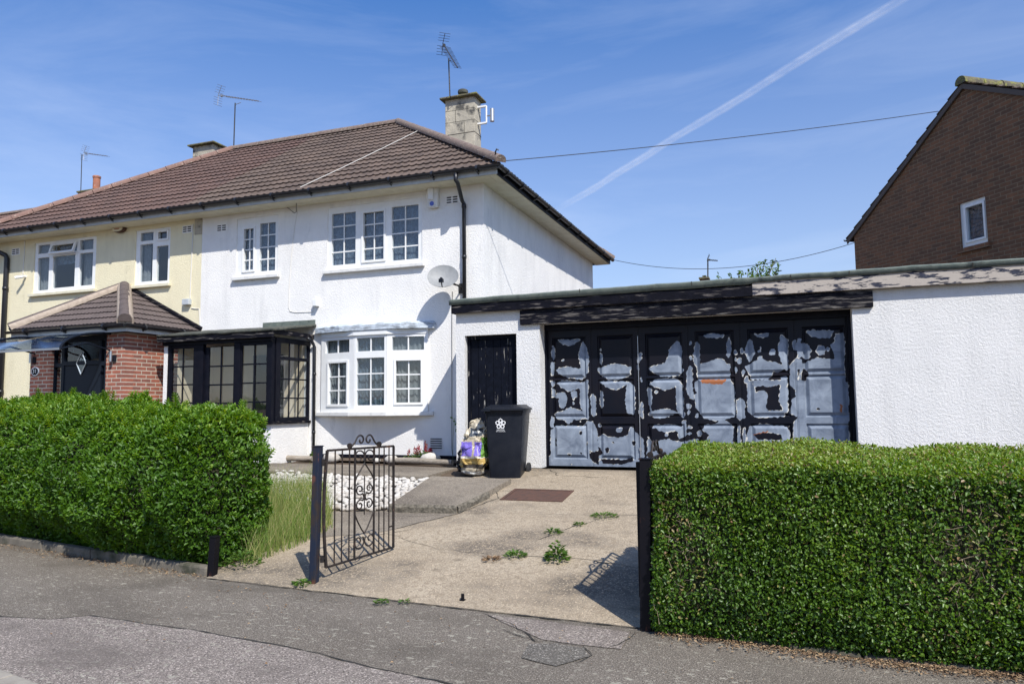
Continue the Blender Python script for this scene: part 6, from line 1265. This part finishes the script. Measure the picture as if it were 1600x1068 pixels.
# =================================================================== BRICK HOUSE on the right
A_ = P(1336, 400, 18.0); u = Vector((.56, -.83, 0)).normalized(); T = frame(Vector((A_.x, A_.y, 0)), u)
def onp(x, y):
    n = Vector((-u.y, u.x, 0)); d = ray(x, y); tt = (Vector((A_.x, A_.y, 0))-Vector((0, 0, EYE))).dot(n)/d.dot(n); p = Vector((0, 0, EYE))+d*tt; return (p-A_).dot(u), p.z
Bh = thing('brick_house', (A_.x+2, A_.y-1, .6), 'brown brick house with a gable end and one small white window, on the right', 'house')
s0, zE = onp(1328, 372); sa, za = onp(1506, 131); Wd = 2*sa+.1; wa, wt = onp(1497.5, 319); wb, _ = onp(1539, 308); _, wz = onp(1500, 389)
sl = (za-zE)/(sa-s0)
sr_, zr_ = onp(1598, 141); slr = (za-zr_)/(sr_-sa)
rz = lambda x: (zE+sl*(x-s0) if x < sa else za-slr*(x-sa))-.05
mb = MB(); mb.T = T
for pl in ([(0, .3), (wa, .3), (wa, wz), (wa, wt), (wa, rz(wa)), (0, rz(0))], [(wa, .3), (wb, .3), (wb, wz), (wa, wz)], [(wa, wt), (wb, wt), (wb, rz(wb)), (sa, rz(sa)), (wa, rz(wa))], [(wb, .3), (Wd, .3), (Wd, rz(Wd)), (wb, rz(wb)), (wb, wt), (wb, wz)]):
    mb.add([(x, 0, z) for x, z in pl], [tuple(range(len(pl)))])
for (x1_, z1_), (x2_, z2_) in (((wa, wz), (wb, wz)), ((wb, wz), (wb, wt)), ((wb, wt), (wa, wt)), ((wa, wt), (wa, wz))): mb.add([(x1_, 0, z1_), (x2_, 0, z2_), (x2_, .25, z2_), (x1_, .25, z1_)], [(0, 1, 2, 3)])
mb.add([(0, .28, .3), (Wd, .28, .3), (Wd, .28, wz), (0, .28, wz)], [(0, 1, 2, 3)])
mb.build('wall', 'brown_brick', Bh)
mb = MB(); mb.T = T; mb.box(.0, .28, .281, 7.5, .3, zE); mb.build('side_wall', 'brown_brick', Bh); mb = MB(); mb.T = T; mb.box(Wd-.28, Wd, .281, 7.5, .3, zE); mb.build('side_wall', 'brown_brick', Bh)
win(Bh, wa, wb, wz, wt, [(.20, .86, .14, .88, 1, 1, 1)], .04, T=T, room=1.0, curtain=[(.02, .98, .0, 'net_curtain', .004, .10)])
mb = MB(); mb.T = T; mb.box(wa-.06, wb+.06, -.05, .0, wz-.09, wz-.005); mb.build('sill', 'brown_brick', Bh)
N3 = Vector((-u.y, u.x, 0)); Z3 = Vector((0, 0, 1)); O3 = Vector((A_.x, A_.y, 0))
e0 = O3+u*(s0-.04)+N3*(-.06)+Z3*(zE-.03); ap = O3+u*sa+N3*(-.06)+Z3*za; e1 = O3+u*(2*sa-s0+.04)+N3*(-.06)+Z3*(za-slr*(sa-s0+.04))
slope(Bh, 'roof', 'roof_tile', e0, N3, ap-e0, 7.6, (ap-e0).length, gauge=.33, amp=.02, step=.03); slope(Bh, 'roof', 'roof_tile', e1, N3, ap-e1, 7.6, (ap-e1).length, gauge=.33, amp=.02, step=.03)
rg_ = ridge(Bh, 'crown_moss', ap+Z3*.0-N3*.03, ap+N3*7.6, .12, .45)
mb = MB()
for a, b in ((e0, ap), (e1, ap)):
    d = (b-a); n_ = Z3*-.10; mb.add([a+N3*.005, b+N3*.005, b+n_+N3*.005, a+n_+N3*.005, a+N3*.035, b+N3*.035, b+n_+N3*.035, a+n_+N3*.035], [(0, 1, 2, 3), (7, 6, 5, 4), (0, 4, 5, 1), (3, 2, 6, 7), (0, 3, 7, 4), (1, 5, 6, 2)])
mb.build('bargeboard', 'mortar_dark', Bh) if 'mortar_dark' in MATS else (mat('mortar_dark', (.10, .08, .07), rough=.9), mb.build('bargeboard', 'mortar_dark', Bh))
gutter(Bh, e0+Z3*-.0+u*-.05, e0+N3*7.5+u*-.05, .055, fascia_n=(u.x, u.y, 0))
# =================================================================== far chimney and aerial, tree beyond the garage
c = P(1100, 436, 40); t = thing('distant_house', (c.x, 42, .5), 'distant house of which only a small brick chimney shows over the garage roof', 'house')
mb = MB(); mb.box(c.x-4, c.x+4, 38, 46, .3, 5.2); mb.build('wall', 'brown_brick', t); mb = MB(); mb.add([(c.x-4.3, 37.6, 5.2), (c.x+4.3, 37.6, 5.2), (c.x+4.3, 46.4, 5.2), (c.x-4.3, 46.4, 5.2), (c.x-4.3, 42, 7.6), (c.x+4.3, 42, 7.6)], [(0, 1, 5, 4), (2, 3, 4, 5), (0, 4, 3), (1, 2, 5), (3, 2, 1, 0)]); rfd = mb.build('roof', 'roof_tile', t)
a, b = P(1094.5, 440, 40), P(1105.5, 434.5, 40); mb = MB(); mb.box(a.x, b.x, 40, 40.6, 6.4, b.z-.02); ch = mb.build('chimney', 'brown_brick', rfd); mb = MB(); mb.box(a.x-.08, b.x+.08, 39.92, 40.68, b.z-.018, b.z+.07); mb.box((a.x+b.x)/2-.1, (a.x+b.x)/2+.1, 40.2, 40.4, b.z+.071, b.z+.2); mb.build('chimney_crown', 'crown_moss', ch)
yagi('tv_aerial', P(1106, 436, 40), P(1106, 404, 40), P(1105, 406, 40), P(1121, 407, 40), 6, .5, 'tiny distant aerial above the garage roof', m='dark_steel', r=.028)
def far_tree():
    Y = 19; base = P(1170, 470, Y); t = thing('tree', (base.x, Y, .6), 'tips of a leafy tree showing above the garage roof', 'tree'); mb = MB(); root = Vector((base.x, Y, .6)); fork = Vector((base.x, Y, 3.8)); mb.tube([root, root.lerp(fork, .5)+Vector((.05, 0, 0)), fork], [.11, .09, .06], 10); P_, A_2, N_2 = [], [], []
    tips = [(1212, 404, 0), (1205, 412, .3), (1196, 408, -.3), (1185, 410, .2), (1178, 420, -.4), (1215, 420, .5), (1212, 426, -.2), (1190, 425, .1), (1168, 425, 0), (1158, 425, .2), (1154, 428, -.3), (1142, 430, 0), (1122, 434, .3), (1200, 430, .4), (1181, 432, -.1), (1205, 436, -.5), (1176, 428, .4)]
    for x, y, dy in tips:
        e = P(x, y, Y+dy); m_ = fork.lerp(e, .55)+Vector((random.gauss(0, .06), random.gauss(0, .1), -.10)); mb.tube([fork, m_, e], [.028, .014, .005], 5, cap=False)
        for j in range(26):
            f = random.uniform(.55, 1.02); c_ = m_.lerp(e, (f-.5)*2) if f > .5 else m_; P_.append(c_+Vector((random.gauss(0, .03), random.gauss(0, .06), random.gauss(0, .03)))); A_2.append(((e-m_).normalized()*.6+Vector((random.gauss(0, .6), random.gauss(0, .6), random.gauss(.1, .5))))); N_2.append((random.gauss(0, .6), random.gauss(0, .6), 1))
    mb.build('trunk', 'twig', t, weld=False); k = len(P_); leaves('crown', 'weed_leaf', np.array(P_), np.array(A_2), np.array(N_2), rng.uniform(.07, .13, k), rng.uniform(.035, .055, k), rng.uniform(.2, 1, k), t)
far_tree()
# low fence between the two front gardens
t = thing('garden_fence', (-10.9, 8.5, .3), 'low weathered grey fence behind the tall hedge between the front gardens', 'fence'); mb = MB(); mb.box(-10.95, -10.9, 7.2, 10.0, .2, 1.55)
mat('fence_wood', (.30, .25, .2), (.2, .17, .14), sc=6, rough=.95, stretch=(6, 1, .8)); mb.build('panel', 'fence_wood', t)
for y in (7.1, 8.6, 10.1): mb = MB(); mb.box(-10.98, -10.87, y-.05, y+.05, .1, 1.66); mb.build('post', 'fence_wood', t)

# =================================================================== CONTRAIL, a real streak of cloud 2500 m up
def contrail(name, p0, p1, w0, w1, alpha, label, alt=2500):
    m = bpy.data.materials.new(name); m.use_nodes = True; t = m.node_tree; t.nodes.clear(); L = t.links.new; o = N(t, 'ShaderNodeOutputMaterial'); tr = N(t, 'ShaderNodeBsdfTransparent'); df = N(t, 'ShaderNodeBsdfDiffuse'); tl = N(t, 'ShaderNodeBsdfTranslucent')
    for q in (df, tl): q.inputs[0].default_value = (.9, .9, .9, 1)
    ad = N(t, 'ShaderNodeMixShader', _Fac=.5) if 0 else N(t, 'ShaderNodeMixShader'); ad.inputs[0].default_value = .5; L(df.outputs[0], ad.inputs[1]); L(tl.outputs[0], ad.inputs[2]); at = N(t, 'ShaderNodeAttribute', attribute_name='fall'); tc = N(t, 'ShaderNodeTexCoord'); n = N(t, 'ShaderNodeTexNoise', _Scale=.009, _Detail=6, _Roughness=.6); L(tc.outputs['Object'], n.inputs['Vector'])
    pw = N(t, 'ShaderNodeMath', operation='POWER'); pw.inputs[1].default_value = 2.0; L(at.outputs['Fac'], pw.inputs[0]); r = N(t, 'ShaderNodeMapRange'); r.inputs[1].default_value = .3; r.inputs[2].default_value = .65; r.inputs[3].default_value = .25; r.inputs[4].default_value = alpha; L(n.outputs[0], r.inputs[0]); r.inputs[3].default_value = alpha*.45
    mu = N(t, 'ShaderNodeMath', operation='MULTIPLY'); L(pw.outputs[0], mu.inputs[0]); L(r.outputs[0], mu.inputs[1]); x = N(t, 'ShaderNodeMixShader'); L(mu.outputs[0], x.inputs[0]); L(tr.outputs[0], x.inputs[1]); L(ad.outputs[0], x.inputs[2]); L(x.outputs[0], o.inputs[0]); MATS[name] = m
    a = ray(*p0); a = a*(alt/a.z); b = ray(*p1); b = b*(alt/b.z); d = b-a; a = a-d*.0; K = 16; n_ = 60; sd = d.cross(Vector((0, 0, 1))).normalized(); vs, fl = [], []
    for i in range(n_+1):
        f = i/n_; c = a.lerp(b, f)+sd*mnoise.noise(Vector((f*7, 0, 0)))*w0*.3; w = (w0+(w1-w0)*f)*(1+.18*mnoise.noise(Vector((f*22, 3, 0))))
        for k in range(K): th = 2*math.pi*k/K; vs.append(c+sd*math.cos(th)*w+Vector((0, 0, 1))*math.sin(th)*w*.35); fl.append(max(0, 1-abs(math.cos(th)))**.8*min(1, f*5+.1)*min(1, (1-f)*9))
    mb = MB(); mb.add(vs, [(i*K+k, i*K+(k+1) % K, (i+1)*K+(k+1) % K, (i+1)*K+k) for i in range(n_) for k in range(K)]); ob = mb.build(name, name, weld=False); atr = ob.data.attributes.new('fall', 'FLOAT', 'POINT'); atr.data.foreach_set('value', np.array(fl, np.float32)); ob['kind'] = 'stuff'; ob['label'] = label
contrail('contrail', (858, 336), (1520, -70), 80, 52, .32, 'white vapour trail running diagonally up the blue sky')
for ob in bpy.data.objects:
    if ob.name.startswith('contrail'): ob.visible_shadow = True
